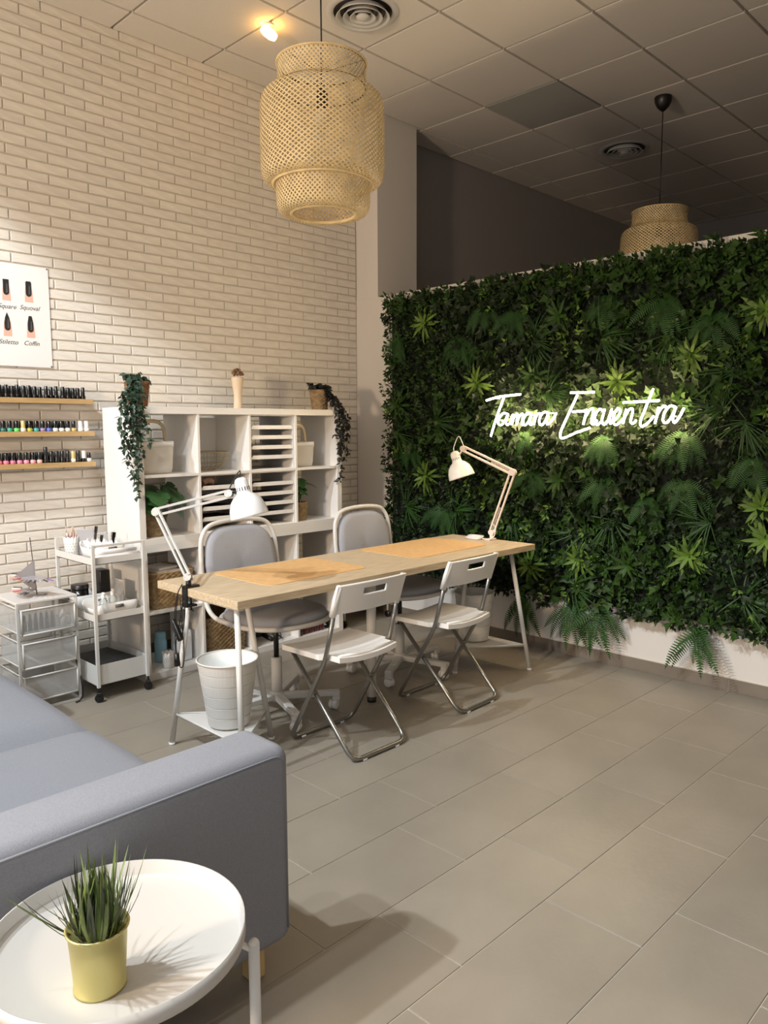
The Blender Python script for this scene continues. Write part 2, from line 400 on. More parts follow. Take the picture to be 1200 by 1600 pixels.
# ================================================================== neon sign
neon_m=mat('neon_tube',(255,240,215),0.4,emit=(255,226,182),estr=80.0)
sign=thing('neon_sign','glowing white cursive two-word neon sign on the leafy wall','sign',(1.99,3.99,1.5))
STROKES=[
  [(1.388,1.588),(1.488,1.608),(1.648,1.618)],
  [(1.525,1.604),(1.473,1.488),(1.425,1.361)],
  [(1.555,1.498),(1.522,1.506),(1.490,1.475),(1.482,1.442),(1.507,1.432),(1.536,1.461),(1.558,1.498),(1.542,1.454),(1.552,1.432),(1.575,1.447)],
  [(1.575,1.447),(1.593,1.497),(1.585,1.432),(1.600,1.474),(1.622,1.499),(1.628,1.486),(1.620,1.431),(1.635,1.473),(1.660,1.499),(1.669,1.486),(1.661,1.436),(1.676,1.436)],
  [(1.728,1.495),(1.700,1.503),(1.676,1.473),(1.670,1.440),(1.689,1.431),(1.713,1.459),(1.731,1.495),(1.716,1.453),(1.726,1.431),(1.744,1.443)],
  [(1.744,1.443),(1.758,1.500),(1.747,1.431),(1.759,1.472),(1.779,1.499),(1.798,1.494)],
  [(1.848,1.501),(1.818,1.506),(1.792,1.478),(1.787,1.443),(1.805,1.430),(1.831,1.458),(1.851,1.501),(1.837,1.458),(1.847,1.435),(1.873,1.455),(1.904,1.500)],
  [(1.997,1.616),(2.149,1.613)],
  [(2.042,1.600),(1.993,1.506),(1.941,1.401),(1.933,1.363),(1.954,1.352),(2.038,1.384),(2.127,1.412)],
  [(2.014,1.505),(2.093,1.509)],
  [(2.106,1.518),(2.084,1.431),(2.097,1.473),(2.128,1.518),(2.147,1.510),(2.136,1.443),(2.155,1.433),(2.173,1.454)],
  [(2.204,1.507),(2.185,1.517),(2.161,1.488),(2.157,1.448),(2.174,1.430),(2.200,1.448)],
  [(2.200,1.448),(2.217,1.516),(2.202,1.454),(2.216,1.430),(2.239,1.454),(2.261,1.515),(2.247,1.454),(2.258,1.432)],
  [(2.258,1.442),(2.294,1.467),(2.313,1.500),(2.297,1.517),(2.275,1.486),(2.272,1.444),(2.292,1.429),(2.330,1.459)],
  [(2.348,1.513),(2.330,1.434),(2.342,1.474),(2.368,1.513),(2.386,1.506),(2.376,1.446),(2.391,1.435),(2.408,1.452)],
  [(2.500,1.619),(2.459,1.514),(2.433,1.446),(2.441,1.419),(2.473,1.434),(2.508,1.474)],
  [(2.327,1.550),(2.535,1.555)],
  [(2.534,1.521),(2.516,1.433),(2.526,1.476),(2.553,1.520),(2.574,1.522)],
  [(2.624,1.519),(2.595,1.524),(2.567,1.490),(2.560,1.448),(2.580,1.437),(2.609,1.472),(2.628,1.519),(2.613,1.466),(2.624,1.438),(2.648,1.466),(2.672,1.513)],
]
for L in STROKES:
    P=smooth_path([(x-1.99,0,z-1.5) for x,z in L],5) if len(L)>2 else [Vector((x-1.99,0,z-1.5)) for x,z in L]
    MB().tube(P,0.0056,8).obj('neon_tube',neon_m,sign)
for x,z in ((1.46,1.60),(1.50,1.46),(1.86,1.50),(2.25,1.50),(2.6,1.47)):
    MB().tube([(x-1.99,0.004,z-1.5),(x-1.99,0.12,z-1.5)],0.004,6).obj('standoff',white_m,sign)

# ================================================================== pendants
def shade_profile():
    t1=[(0.1875,0.0),(0.186,-0.03),(0.186,-0.07),(0.197,-0.10),(0.225,-0.118),(0.248,-0.135),(0.259,-0.165),(0.262,-0.22),(0.262,-0.36),(0.261,-0.43),(0.254,-0.462),(0.236,-0.480),(0.212,-0.484)]
    t2=[(0.197,-0.445),(0.200,-0.49),(0.200,-0.535),(0.197,-0.575),(0.186,-0.598),(0.165,-0.608),(0.138,-0.604)]
    return t1,t2
def weave(mb,prof,n,w,seg=22):
    P=[Vector((r,0,z)) for r,z in prof]; P=smooth_path(P,4)
    S=[0]
    for i in range(1,len(P)): S.append(S[-1]+(P[i]-P[i-1]).length)
    tot=S[-1]
    def at(s):
        s=min(max(s,0),tot); i=0
        while i<len(S)-2 and S[i+1]<s: i+=1
        t=(s-S[i])/(S[i+1]-S[i]+1e-9); return P[i].lerp(P[i+1],t)
    rm=0.20
    for sg in (1,-1):
        for k in range(n):
            a0=2*PI*k/n; vs=[]
            for i in range(seg+1):
                s=tot*i/seg; p=at(s); q=(at(min(s+.002,tot))-at(max(s-.002,0))).normalized()
                a=a0+sg*s/rm*1.0
                ts=Vector((q.x*math.cos(a),q.x*math.sin(a),q.z)); tt=Vector((-math.sin(a),math.cos(a),0))
                perp=(ts*(p.x/rm)-tt*sg).normalized(); nrm=ts.cross(tt).normalized()
                c=Vector((p.x*math.cos(a),p.x*math.sin(a),p.z))+nrm*0.0006*sg
                vs+=[c+perp*w/2,c-perp*w/2]
            mb.add(vs,[(2*i,2*i+1,2*i+3,2*i+2) for i in range(seg)])
def pendant(loc,label):
    t=thing('pendant_lamp',label,'pendant lamp',loc,0,'woven bamboo pendant lamps')
    t1,t2=shade_profile(); ztop=-(ZC-2.93)
    u=MB(); weave(u,[(r,z+ztop) for r,z in t1],64,0.0056); u.obj('upper_shade',bambooweave_m,t)
    l=MB(); weave(l,[(r,z+ztop) for r,z in t2],64,0.0054,14); l.obj('lower_shade',bambooweave_m,t)
    for r,z,rr,nm in ((0.1885,0,0.004,'top_rim'),(0.211,-0.485,0.006,'middle_rim'),(0.137,-0.603,0.007,'bottom_rim')):
        MB().tube([(r*math.cos(a),r*math.sin(a),z+ztop) for a in [2*PI*k/48 for k in range(48)]],rr,6,closed=True).obj(nm,bambooweave_m,t)
    # wire frame: top ring, ring below the shoulder, spokes to the lamp holder
    f=MB(); ring=lambda r,z: [(r*math.cos(a),r*math.sin(a),z+ztop) for a in [2*PI*k/40 for k in range(40)]]
    f.tube(ring(0.184,-0.004),0.0022,5,closed=True); f.tube(ring(0.183,-0.095),0.0022,5,closed=True)
    for k in range(3):
        a=0.5+2*PI*k/3; f.tube([(0.184*math.cos(a),0.184*math.sin(a),ztop-0.004),(0.02*math.cos(a),0.02*math.sin(a),ztop-0.03)],0.002,5)
    f.obj('wire_frame',black_m,t)
    MB().lathe([(0,0.0),(0.02,0.0),(0.024,-0.02),(0.024,-0.07),(0.019,-0.075),(0.0,-0.075)],16,M=Matrix.Translation((0,0,ztop-0.10))).obj('lamp_holder',black_m,t)
    MB().lathe([(0,-0.155),(0.02,-0.15),(0.035,-0.128),(0.036,-0.11),(0.022,-0.085),(0.014,-0.072),(0,-0.07)],16,M=Matrix.Translation((0,0,ztop-0.10))).obj('bulb',mat('unlit_bulb',(215,205,185),0.2),t)
    MB().tube([(0,0,-0.08),(0,0,ztop-0.10)],0.0035,6).obj('cord',black_m,t)
    MB().lathe([(0.0,0.0),(0.058,0.0),(0.06,-0.012),(0.055,-0.04),(0.04,-0.07),(0.02,-0.09),(0.006,-0.1),(0.0,-0.1)],24,M=Matrix.Translation((0,0,-0.006))).obj('ceiling_cup',black_m,t)
    return t
p1=pendant((1.83,2.25,ZC),'stepped woven bamboo pendant lamp hanging over the desk, nearer of the two')
dup(p1,(1.83,5.40,ZC),0.3,'woven bamboo pendant lamp half hidden behind the leafy partition wall')

# ================================================================== ceiling vents and added street lamp reflection
def vent(loc,label):
    t=thing('ceiling_vent',label,'air vent',loc,0,'round ceiling vents')
    MB().lathe([(0.162,-0.009),(0.165,-0.016),(0.19,-0.016),(0.205,-0.010)],48).obj('outer_ring',whitemetal_m,t)
    MB().lathe([(0.0,-0.0100),(0.166,-0.0100),(0.166,-0.014)],40).obj('throat',black_m,t)
    for r in (0.140,0.100,0.062):
        MB().lathe([(r-0.014,-0.011),(r-.004,-0.030),(r+0.010,-0.044),(r+0.011,-0.041),(r-0.001,-0.028),(r-0.011,-0.011)],40).obj('vent_cone',whitemetal_m,t)
    MB().lathe([(0.0,-0.050),(0.022,-0.048),(0.036,-0.040),(0.038,-0.034),(0.020,-0.014),(0.0,-0.012)],32).obj('centre_dome',whitemetal_m,t)
    return t
v=vent((1.15,3.15,ZC),'white round ceiling vent beside the nearer pendant lamp')
dup(v,(1.15,6.15,ZC),0,'white round ceiling vent in the dark back part of the ceiling')
amber_m=mat('amber_reflection',(255,190,90),0.4,emit=(255,190,92),estr=22.0)
t=thing('lamp_reflection','small amber glow added for a reflected street lamp, on the ceiling left of the woven pendant','lamp',(0.68,2.86,ZC-0.006))  # no real ceiling lamp: added glow for a street lamp mirrored in the window
MB().lathe([(0,0),(0.03,0),(0.03,-0.012),(0.0,-0.012)],20).obj('base',whitemetal_m,t)  # mount and stem are made up to carry the glow
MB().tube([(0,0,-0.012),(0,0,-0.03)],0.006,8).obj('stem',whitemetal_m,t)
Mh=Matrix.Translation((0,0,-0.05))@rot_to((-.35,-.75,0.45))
MB().lathe([(0,-0.05),(0.018,-0.046),(0.028,-0.02),(0.028,0.02),(0.018,0.046),(0,0.05)],20,M=Mh).obj('bulb',amber_m,t)  # glowing body stands in for the reflected street lamp

# ================================================================== poster
po=thing('poster','white paper poster of black nail shapes pinned to the brick wall','poster',(0.010,1.46,2.03))
MB().box(0,0.002,-0.31,0.354,-0.27,0.272).obj('sheet',paper_m,po)
ink=mat('printed_ink',(38,38,40),0.5); skin=mat('printed_skin',(226,180,160),0.6); inks=mat('printed_ink_shine',(84,86,86),0.5)
def nail(y,z,kind):
    y-=1.46; z-=2.03; x=0.0024; K_=Matrix.Scale(1.22,4)
    f=MB(); f.prism([(-0.018,-0.047),(0.018,-0.047),(0.016,0.0),(0.013,0.018),(-0.013,0.018),(-0.016,0.0)],0,0.0004,M=Matrix.Translation((x,y,z-0.012))@Matrix(((0,0,1,0),(1,0,0,0),(0,1,0,0),(0,0,0,1)))@K_); f.obj('finger_print',skin,po)
    if kind=='square': top=[(0.0125,0.034),(-0.0125,0.034)]
    elif kind=='squoval': top=[(0.0125,0.028),(0.009,0.034),(-0.009,0.034),(-0.0125,0.028)]
    elif kind=='stiletto': top=[(0.0125,0.0),(0.009,0.022),(0.0,0.046),(-0.009,0.022),(-0.0125,0.0)]
    else: top=[(0.0125,0.008),(0.0065,0.038),(-0.0065,0.038),(-0.0125,0.008)]
    pts=[(-0.0125,-0.022),(-0.009,-0.030),(0.0,-0.034),(0.009,-0.030),(0.0125,-0.022)]+top
    Mn=Matrix.Translation((x+0.0005,y,z))@Matrix(((0,0,1,0),(1,0,0,0),(0,1,0,0),(0,0,0,1)))@K_
    MB().prism(pts,0,0.0004,M=Mn).obj('nail_print',ink,po)
    MB().prism([(-0.001,-0.024),(0.007,-0.022),(0.006,0.012),(0.002,0.02)],0,0.0002,M=Matrix.Translation((0.0005,0,0))@Mn).obj('nail_shine',inks,po)
def word(s,y,z,size=0.034,parent=None,m=None,x=0.0026,shear=0.35,xf=None):
    c=bpy.data.curves.new('word',type='FONT'); c.body=s; c.size=size; c.align_x='CENTER'; c.shear=shear
    o=bpy.data.objects.new('word',c); COL.objects.link(o); bpy.context.view_layer.update()
    me=bpy.data.meshes.new_from_object(o); bpy.data.objects.remove(o,do_unlink=True)
    M=xf if xf else Matrix.Translation((x,y,z))@Matrix(((0,0,1,0),(1,0,0,0),(0,1,0,0),(0,0,0,1)))
    me.transform(M); me.materials.clear(); me.materials.append(m or ink); return link('lettering',me,parent)
for y,z,k,wd in ((1.587,2.174,'square','Square'),(1.704,2.177,'squoval','Squoval'),(1.584,1.987,'stiletto','Stiletto'),(1.705,1.987,'coffin','Coffin'),
    (1.470,2.174,'squoval','Oval'),(1.466,1.987,'stiletto','Almond')):
    if y<1.5: continue
    nail(y,z,k); word(wd,y-1.46,z-2.03-0.111,parent=po)
for y,z in ((1.808,2.296),(1.808,1.766)): MB().lathe([(0,0.004),(0.003,0.003),(0.004,0)],10,M=Matrix.Translation((0.002,y-1.46,z-2.03))@Matrix.Rotation(PI/2,4,'Y')).obj('pin',black_m,po)

# ================================================================== wall shelves and polish bottles
def rail(z,label):
    t=thing('wall_shelf',label,'shelf',(0.008,1.45,z),0,'narrow wooden wall shelves')
    MB().box(0,0.108,-0.62,0.538,0,0.008,bev=0.001).obj('board',bamboo_m,t)
    MB().box(0.100,0.112,-0.62,0.541,-0.020,0.008,bev=0.0015).obj('front_strip',bamboo_m,t)
    MB().box(0,0.012,-0.62,0.538,-0.020,0,bev=0.001).obj('back_strip',bamboo_m,t)
    return t
SZ=(1.579,1.399,1.226)
rail(SZ[0],'top narrow wooden wall shelf, holding black capped polish bottles')
rail(SZ[1],'middle narrow wooden wall shelf, holding green and blue polish bottles')
rail(SZ[2],'lowest narrow wooden wall shelf, holding pink polish bottles')
glossm=mat('gloss_black',(14,13,14),0.2)
BM={}
def colm(c):
    if c not in BM: BM[c]=mat('polish_%d_%d_%d'%c,c,0.25)
    return BM[c]
bcache={}
def bottle(x,y,z,body,cap,h,label,group,capr=0.0075,bw=0.0125,bh=0.022):
    t=thing('polish_bottle',label,'nail polish',(x,y,z),random.uniform(-.3,.3),group)
    kb=('b',body,bw,bh); kc=('c',cap,capr,h,bh)
    if kb not in bcache: bcache[kb]=MB().lathe([(0,0),(bw*.92,0),(bw,0.003),(bw,bh-0.006),(bw*.75,bh-0.001),(bw*.4,bh)],14).mesh('bottle_body',colm(body))
    if kc not in bcache: bcache[kc]=MB().lathe([(capr,bh-0.001),(capr*.86,h-0.002),(capr*.7,h),(0,h)],12).mesh('cap',colm(cap))
    link('bottle_body',bcache[kb],t); link('cap',bcache[kc],t)
K=(16,15,16)
G1='black capped polish bottles on the top wall shelf'
for i in range(23):
    y=1.952-0.0300*i-random.uniform(0,.002); bottle(0.085+random.uniform(-.012,.006),y,SZ[0]+.008,K,K,0.064+random.uniform(-.003,.006),'black polish bottle with black cap in the row on the top wall shelf',G1,capr=0.0108,bw=0.0135)
MB_w=(236,232,226)
for i in range(22):
    y=1.94-0.0285*i-0.012; bottle(0.045+random.uniform(-.008,.006),y,SZ[0]+.008,K,K,0.064,'black polish bottle in the rear row on the top wall shelf','rear row of black bottles on the top wall shelf',capr=0.0085,bw=0.0115)
row2=[((238,236,232),(236,236,236),'white polish bottle with white cap at the right end of the middle shelf'),((238,236,232),(236,236,236),'white polish bottle with tall white cap, second from the right end of the middle shelf'),
 ((196,178,120),K,'polish bottle with gold body on the middle wall shelf near the white caps'),((236,232,220),K,'cream polish bottle with black cap right of centre on the middle shelf'),
 ((232,232,228),K,'white polish bottle with black cap beside the blue one on the middle shelf'),((232,232,228),K,'white polish bottle with black cap next to the cream one on the middle shelf'),
 ((92,110,190),K,'blue polish bottle with black cap on the middle wall shelf'),((150,130,165),K,'mauve polish bottle with black cap on the middle wall shelf'),
 ((80,160,158),K,'teal polish bottle with black cap on the middle wall shelf'),((178,178,70),K,'yellow green polish bottle with black cap on the middle wall shelf'),
 ((230,215,200),(205,180,110),'cream polish bottle with gold cap on the middle wall shelf'),((110,215,110),K,'bright green polish bottle with black cap on the middle wall shelf'),
 ((70,160,125),K,'sea green polish bottle with black cap on the middle wall shelf'),((60,110,100),K,'dark green polish bottle with black cap on the middle wall shelf'),
 ((40,80,80),K,'very dark teal polish bottle at the left of the middle wall shelf')]
for i,(b,c,lb) in enumerate(row2):
    bottle(0.085,1.958-0.0345*i-(0.004 if i>1 else 0),SZ[1]+.008,b,c,0.058,lb,'polish bottles on the middle wall shelf',capr=0.0122,bw=0.0152,bh=0.020)
for i in range(18): bottle(0.05,1.90-0.029*i,SZ[1]+.008,K,K,0.058,'black polish bottle in the rear row on the middle wall shelf','rear row of bottles on the middle wall shelf',capr=0.009)
row3=[((236,232,228),K,0.052,'small white bottle with black cap at the right end of the lowest shelf'),(K,(230,228,224),0.062,'black bottle with silver white cap on the lowest wall shelf'),
 (K,K,0.064,'squat black bottle beside the gold capped one on the lowest shelf'),((236,232,220),(205,180,110),0.062,'white bottle with gold cap on the lowest wall shelf'),
 (K,K,0.064,'glossy black bottle in the block of four on the lowest shelf'),(K,K,0.064,'glossy black bottle in the block of four on the lowest shelf'),(K,K,0.064,'glossy black bottle in the block of four on the lowest shelf'),(K,K,0.064,'glossy black bottle in the block of four on the lowest shelf'),
 (K,K,0.088,'tallest black bottle on the lowest wall shelf'),
 ((232,180,170),K,0.06,'pale peach pink bottle with black cap, rightmost pink one on the lowest shelf'),((232,168,170),K,0.06,'light pink bottle second from the right of the pink ones on the lowest shelf'),
 ((232,150,170),K,0.06,'pink bottle third from the right of the pink ones on the lowest shelf'),((226,132,160),K,0.06,'pink bottle fourth from the right of the pink ones on the lowest shelf'),
 ((206,120,146),K,0.06,'dusty rose bottle on the lowest wall shelf'),((240,122,146),K,0.06,'strong pink bottle on the lowest wall shelf'),((238,120,134),K,0.06,'coral pink bottle on the lowest wall shelf'),
 ((168,84,170),K,0.06,'purple bottle with black cap on the lowest wall shelf')]
yy=1.965
for i,(b,c,h,lb) in enumerate(row3):
    bottle(0.085,yy,SZ[2]+.008,b,c,h,lb,'polish bottles on the lowest wall shelf',capr=0.0122,bw=0.0150,bh=0.021)
    yy-= 0.0305 if i<8 else 0.0350
for i in range(16): bottle(0.05,1.86-0.029*i,SZ[2]+.008,K,K,0.06,'black polish bottle in the rear row on the lowest wall shelf','rear row of bottles on the lowest wall shelf',capr=0.009)

# ================================================================== cube shelving
KX0,KX1,KY0,KY1=0.11,0.50,2.045,3.545
CW=(KY1-KY0-0.078-0.048)/4
CY=[KY0+0.039+i*(CW+0.016) for i in range(4)]      # left side of each cell
def cube_unit(z0,label):
    t=thing('cube_shelf_unit',label,'shelving unit',(KX0,KY0,z0),0,'white cube shelving units')
    D=KX1-KX0; W=KY1-KY0
    MB().box(0,D,0,W,0.731,0.77,bev=0.0012).obj('top_panel',white_m,t)
    MB().box(0,D,0,W,0.0,0.039,bev=0.0012).obj('bottom_panel',white_m,t)
    for y in (0,W-0.039): MB().box(0,D,y,y+0.039,0.039,0.731,bev=0.0012).obj('side_panel',white_m,t)
    for i in range(3):
        y=0.039+CW*(i+1)+0.016*i; MB().box(0.004,D-.003,y,y+0.016,0.039,0.731,bev=0.0008).obj('divider',white_m,t)
    for i in range(4):
        y=0.039+(CW+0.016)*i; MB().box(0.004,D-.003,y,y+CW,0.377,0.393,bev=0.0008).obj('shelf_board',white_m,t)
    return t
cube_unit(0,'lower white cube shelving unit standing on the floor against the brick wall')
cube_unit(0.77,'upper white cube shelving unit stacked on the lower one')
ZR=(0.77+0.393,0.77+0.039,0.393,0.039)    # floor of the four rows, top to bottom

def tray_insert(col,row,label,stuff=None):
    y0=CY[col]+0.002; z0=ZR[row]; W=CW-0.004; H=0.336
    t=thing('tray_insert',label,'letter tray',(KX0+0.02,y0,z0),0,'white tray inserts in the cube shelves')
    D=0.355
    MB().box(0,D,0,0.006,0,H).box(0,D,W-0.006,W,0,H).box(0,D,0.006,W-.006,H-0.004,H).box(0,D,0.006,W-.006,0,0.004).obj('case',white_m,t)
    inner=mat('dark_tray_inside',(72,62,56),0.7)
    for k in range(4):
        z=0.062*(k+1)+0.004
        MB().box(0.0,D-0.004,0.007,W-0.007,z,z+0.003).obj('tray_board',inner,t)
        lip=MB(); pts=[(0.009,z-0.002),(W-0.009,z-0.002),(W-0.009,z+0.010),(W-0.022,z+0.022),(0.022,z+0.022),(0.009,z+0.010)]
        lip.prism(pts,D-0.006,D,M=Matrix(((0,0,1,0),(1,0,0,0),(0,1,0,0),(0,0,0,1)))); lip.obj('tray_front',whiteplastic_m,t)
    return t
tray_insert(2,0,'white tray insert with four narrow fronts in the top row of the shelving')
tray_insert(1,1,'white tray insert behind the white lamp shade, left of the two in the second row')
tray_insert(2,1,'white tray insert right of the lamp shade in the second shelf row')
# darker backs for closed inserts
# small bundle in the upper left tray
MB().tube(smooth_path([(KX1-.07,CY[1]+.05,ZR[1]+.290),(KX1-.07,CY[1]+.08,ZR[1]+.300),(KX1-.07,CY[1]+.12,ZR[1]+.292)],5),0.020,10).obj('dried_flower_bundle',mat('dried_flower',(170,140,120),0.9,c2=(120,90,80),vscale=60,bump=.004,bscale=120))
tag(bpy.data.objects['dried_flower_bundle'],'small brown dried bundle in the tray behind the white lamp','bundle')

def sup(a,rx,ry,e):
    c,s=math.cos(a),math.sin(a); return (rx*math.copysign(abs(c)**(2/e),c),ry*math.copysign(abs(s)**(2/e),s))
def outline(rx,ry,e,n):      # evenly spaced points round a rounded rectangle
    D=[sup(2*PI*k/2000,rx,ry,e) for k in range(2001)]; S=[0.0]
    for k in range(1,2001): S.append(S[-1]+math.hypot(D[k][0]-D[k-1][0],D[k][1]-D[k-1][1]))
    out=[]; j=0
    for k in range(n):
        t=S[-1]*k/n
        while S[j+1]<t: j+=1
        q=(t-S[j])/(S[j+1]-S[j]+1e-12); out.append((D[j][0]+(D[j+1][0]-D[j][0])*q,D[j][1]+(D[j+1][1]-D[j][1])*q))
    return out
def woven(mb,rx0,ry0,rx1,ry1,h,e=2.0,rows=14,nn=48,amp=0.004,thick=0.006,floor=True):
    vs=[];fs=[]; M_=rows*2
    base=outline(rx1,ry1,e,nn)
    def ring(t,off,ph): 
        rx=rx0+(rx1-rx0)*t; ry=ry0+(ry1-ry0)*t; out=[]
        for k in range(nn):
            a=2*PI*k/nn; x,y=base[k][0]*rx/rx1,base[k][1]*ry/ry1; m=1+((amp*math.cos(nn/4*a+ph)+off)/max(rx,ry)); out.append(Vector((x*m,y*m,h*t)))
        return out
    for i in range(M_+1):
        t=i/M_; row=i//2; mid=(i%2==1)
        vs+=ring(t,0.002 if mid else -0.0025,PI*(row%2))
    R=M_+1; vs+=ring(1,-thick,0); vs+=ring(0.06,-thick-0.002,0)
    for i in range(R+1):
        for k in range(nn): fs.append((i*nn+k,i*nn+(k+1)%nn,(i+1)*nn+(k+1)%nn,(i+1)*nn+k))
    o=len(vs); fs.append(tuple(range((R+1)*nn,(R+2)*nn))); fs.append(tuple(range(nn))[::-1])
    mb.add(vs,fs,True); return mb
def rim(rx,ry,z,e,r,nn=40): return MB().tube([(*sup(2*PI*k/nn,rx,ry,e),z) for k in range(nn)],r,8,closed=True)

# --- baskets
def wicker_box(y,z,hx,hy,h,label,x=None,e=7,m=wicker_m,rows=12,group=None):
    t=thing('wicker_basket',label,'basket',(x if x else KX1-0.03-hx,y,z),0,group)
    woven(MB(),hx*.96,hy*.96,hx,hy,h,e,rows,120,0.0045,0.01).obj('woven_body',m,t)
    rim(hx-.003,hy-.003,h,e,0.007,120).obj('rim',m,t)
    return t
wicker_box(CY[0]+CW/2+.005,ZR[2],0.165,0.145,0.205,'large square wicker basket in the lower shelf beside the white cart',rows=16)
wicker_box(CY[1]+CW/2-.005,ZR[3],0.165,0.160,0.235,'large square wicker basket in the bottom shelf row behind the white bin',rows=18)
wicker_box(CY[3]+CW/2,ZR[2],0.160,0.150,0.075,'low wide wicker tray in the right end of the lower shelves',rows=5)
wicker_box(CY[1]+CW/2,ZR[2],0.15,0.13,0.20,'dark brown wicker basket mostly hidden by the desk chair back',m=wickerd_m,rows=14)
t=tag(MB().box(-.10,.10,-.075,.075,0,.016,bev=.002).box(-.09,.07,-.07,.07,.018,.032,bev=.002,M=Matrix.Rotation(.2,4,'Z')).obj('paper_stack',paper_m),'stack of white paper lying in the wicker basket','paper stack')
t.location=(KX1-0.19,CY[0]+CW/2+.01,ZR[2]+.19)

# --- white mesh baskets with wooden bow handle
mesh_m=bpy.data.materials.new('white_perforated_metal'); mesh_m.use_nodes=True
def perforated(m,alpha,base=(226,222,214)):     # wire mesh too fine to tell its holes apart
    p=m.node_tree.nodes['Principled BSDF']; p.inputs['Base Color'].default_value=srgb(*base); p.inputs['Roughness'].default_value=0.5; p.inputs['Alpha'].default_value=alpha
perforated(mesh_m,0.78)
def mesh_basket(y,z,hx,hy,h,label,handle=True):
    t=thing('mesh_basket',label,'basket',(KX1-0.06-hx,y,z),0,'white mesh baskets in the cube shelves')
    prof=[]; nn=48; vs=[];fs=[]
    lv=[(0.80,0.0),(0.90,0.006),(0.94,0.03),(1.0,h-0.03)]
    for s,zz in lv: vs+=[(*sup(2*PI*k/nn,hx*s,hy*s,5),zz) for k in range(nn)]
    for i in range(len(lv)-1):
        for k in range(nn): fs.append((i*nn+k,i*nn+(k+1)%nn,(i+1)*nn+(k+1)%nn,(i+1)*nn+k))
    fs.append(tuple(range(nn))[::-1]); MB().add(vs,fs,True).obj('perforated_body',mesh_m,t)
    b=MB(); vs=[];fs=[]
    for s,zz in ((1.0,h-0.032),(1.015,h-0.032),(1.02,h),(1.0,h)): vs+=[(*sup(2*PI*k/nn,hx*s,hy*s,5),zz) for k in range(nn)]
    for i in range(4):
        for k in range(nn): fs.append((i*nn+k,i*nn+(k+1)%nn,((i+1)%4)*nn+(k+1)%nn,((i+1)%4)*nn+k))
    b.add(vs,fs,True).obj('rim_band',whiteplastic_m,t)
    if handle:
        P=fillet([(0,-hy*1.02,h-0.02),(0,-hy*0.9,h+.115),(0,hy*0.9,h+.115),(0,hy*1.02,h-0.02)],0.07,8)
        MB().tube(P,0.011,8,flat=0.25).obj('bow_handle',mat('pale_ash',(214,196,162),0.5),t)
    return t
mesh_basket(CY[0]+0.125,ZR[0],0.13,0.118,0.185,'white mesh basket with bow handle in the top left shelf')
mesh_basket(CY[3]+0.11,ZR[0],0.12,0.105,0.165,'white mesh basket with bow handle in the top right shelf')

# --- wire bowl and white board
t=thing('wire_bowl','round gold wire bowl on the top shelf row beside the trays','bowl',(KX1-0.16,CY[1]+0.135,ZR[0]))
wire=MB()
def arc(a,n=10): return [(0.14*math.sin(u)*math.cos(a),0.14*math.sin(u)*math.sin(a),0.115-0.115*math.cos(u)) for u in [0.3+1.25*k/n for k in range(n+1)]]
for k in range(20): wire.tube(arc(2*PI*k/20),0.0012,4,caps=False)
for u in (0.3,0.62,0.95,1.25): wire.tube([(0.14*math.sin(u)*math.cos(a),0.14*math.sin(u)*math.sin(a),0.115-0.115*math.cos(u)) for a in [2*PI*k/32 for k in range(32)]],0.0012,4,closed=True)
wire.obj('wires',mat('brass_wire',(165,150,105),0.35,metal=0.8),t)
MB().tube([(0.14*math.cos(a),0.14*math.sin(a),0.115) for a in [2*PI*k/40 for k in range(40)]],0.0025,6,closed=True).obj('rim',MATS['brass_wire'],t)
t=tag(MB().box(0,0.008,0,0.27,0,0.325,bev=0.001).obj('white_board',white_m),'plain white board leaning at the back of the second top shelf','board')
t.location=(KX0+0.012,CY[1]+0.07,ZR[0]); t.rotation_euler=(0,math.radians(4),0)

# --- potted plants in the shelves
def heart_leaf(L,W,slits=True):
    mb=MB(); side=[(0.0,0.0),(-0.10,0.28),(0.0,0.46),(0.22,0.54),(0.27,0.40),(0.33,0.54),(0.52,0.48),(0.54,0.34),(0.62,0.43),(0.76,0.31),(0.89,0.15),(1.0,0.0)]
    if not slits: side=[(0,0),(-0.06,0.25),(0.1,0.44),(0.35,0.46),(0.6,0.36),(0.82,0.18),(1,0)]
    for sg in (1,-1):
        vs=[]; fs=[]
        for i,(u,v) in enumerate(side): vs.append((u*L,sg*v*W,-0.18*L*u*u+0.10*W*abs(v)*2*(0.6)))
        for i,(u,v) in enumerate(side): uu=min(max(u,0),1); vs.append((uu*L,0,-0.18*L*uu*uu))
        n=len(side)
        for i in range(n-1): fs.append((i,i+1,n+i+1,n+i) if sg<0 else (i,n+i,n+i+1,i+1))
        mb.add(vs,fs,True)
    return mb
lm1=heart_leaf(0.115,0.115).mesh('leaf',monstera_m); lm2=heart_leaf(0.085,0.068,False).mesh('leaf',monstera_m)
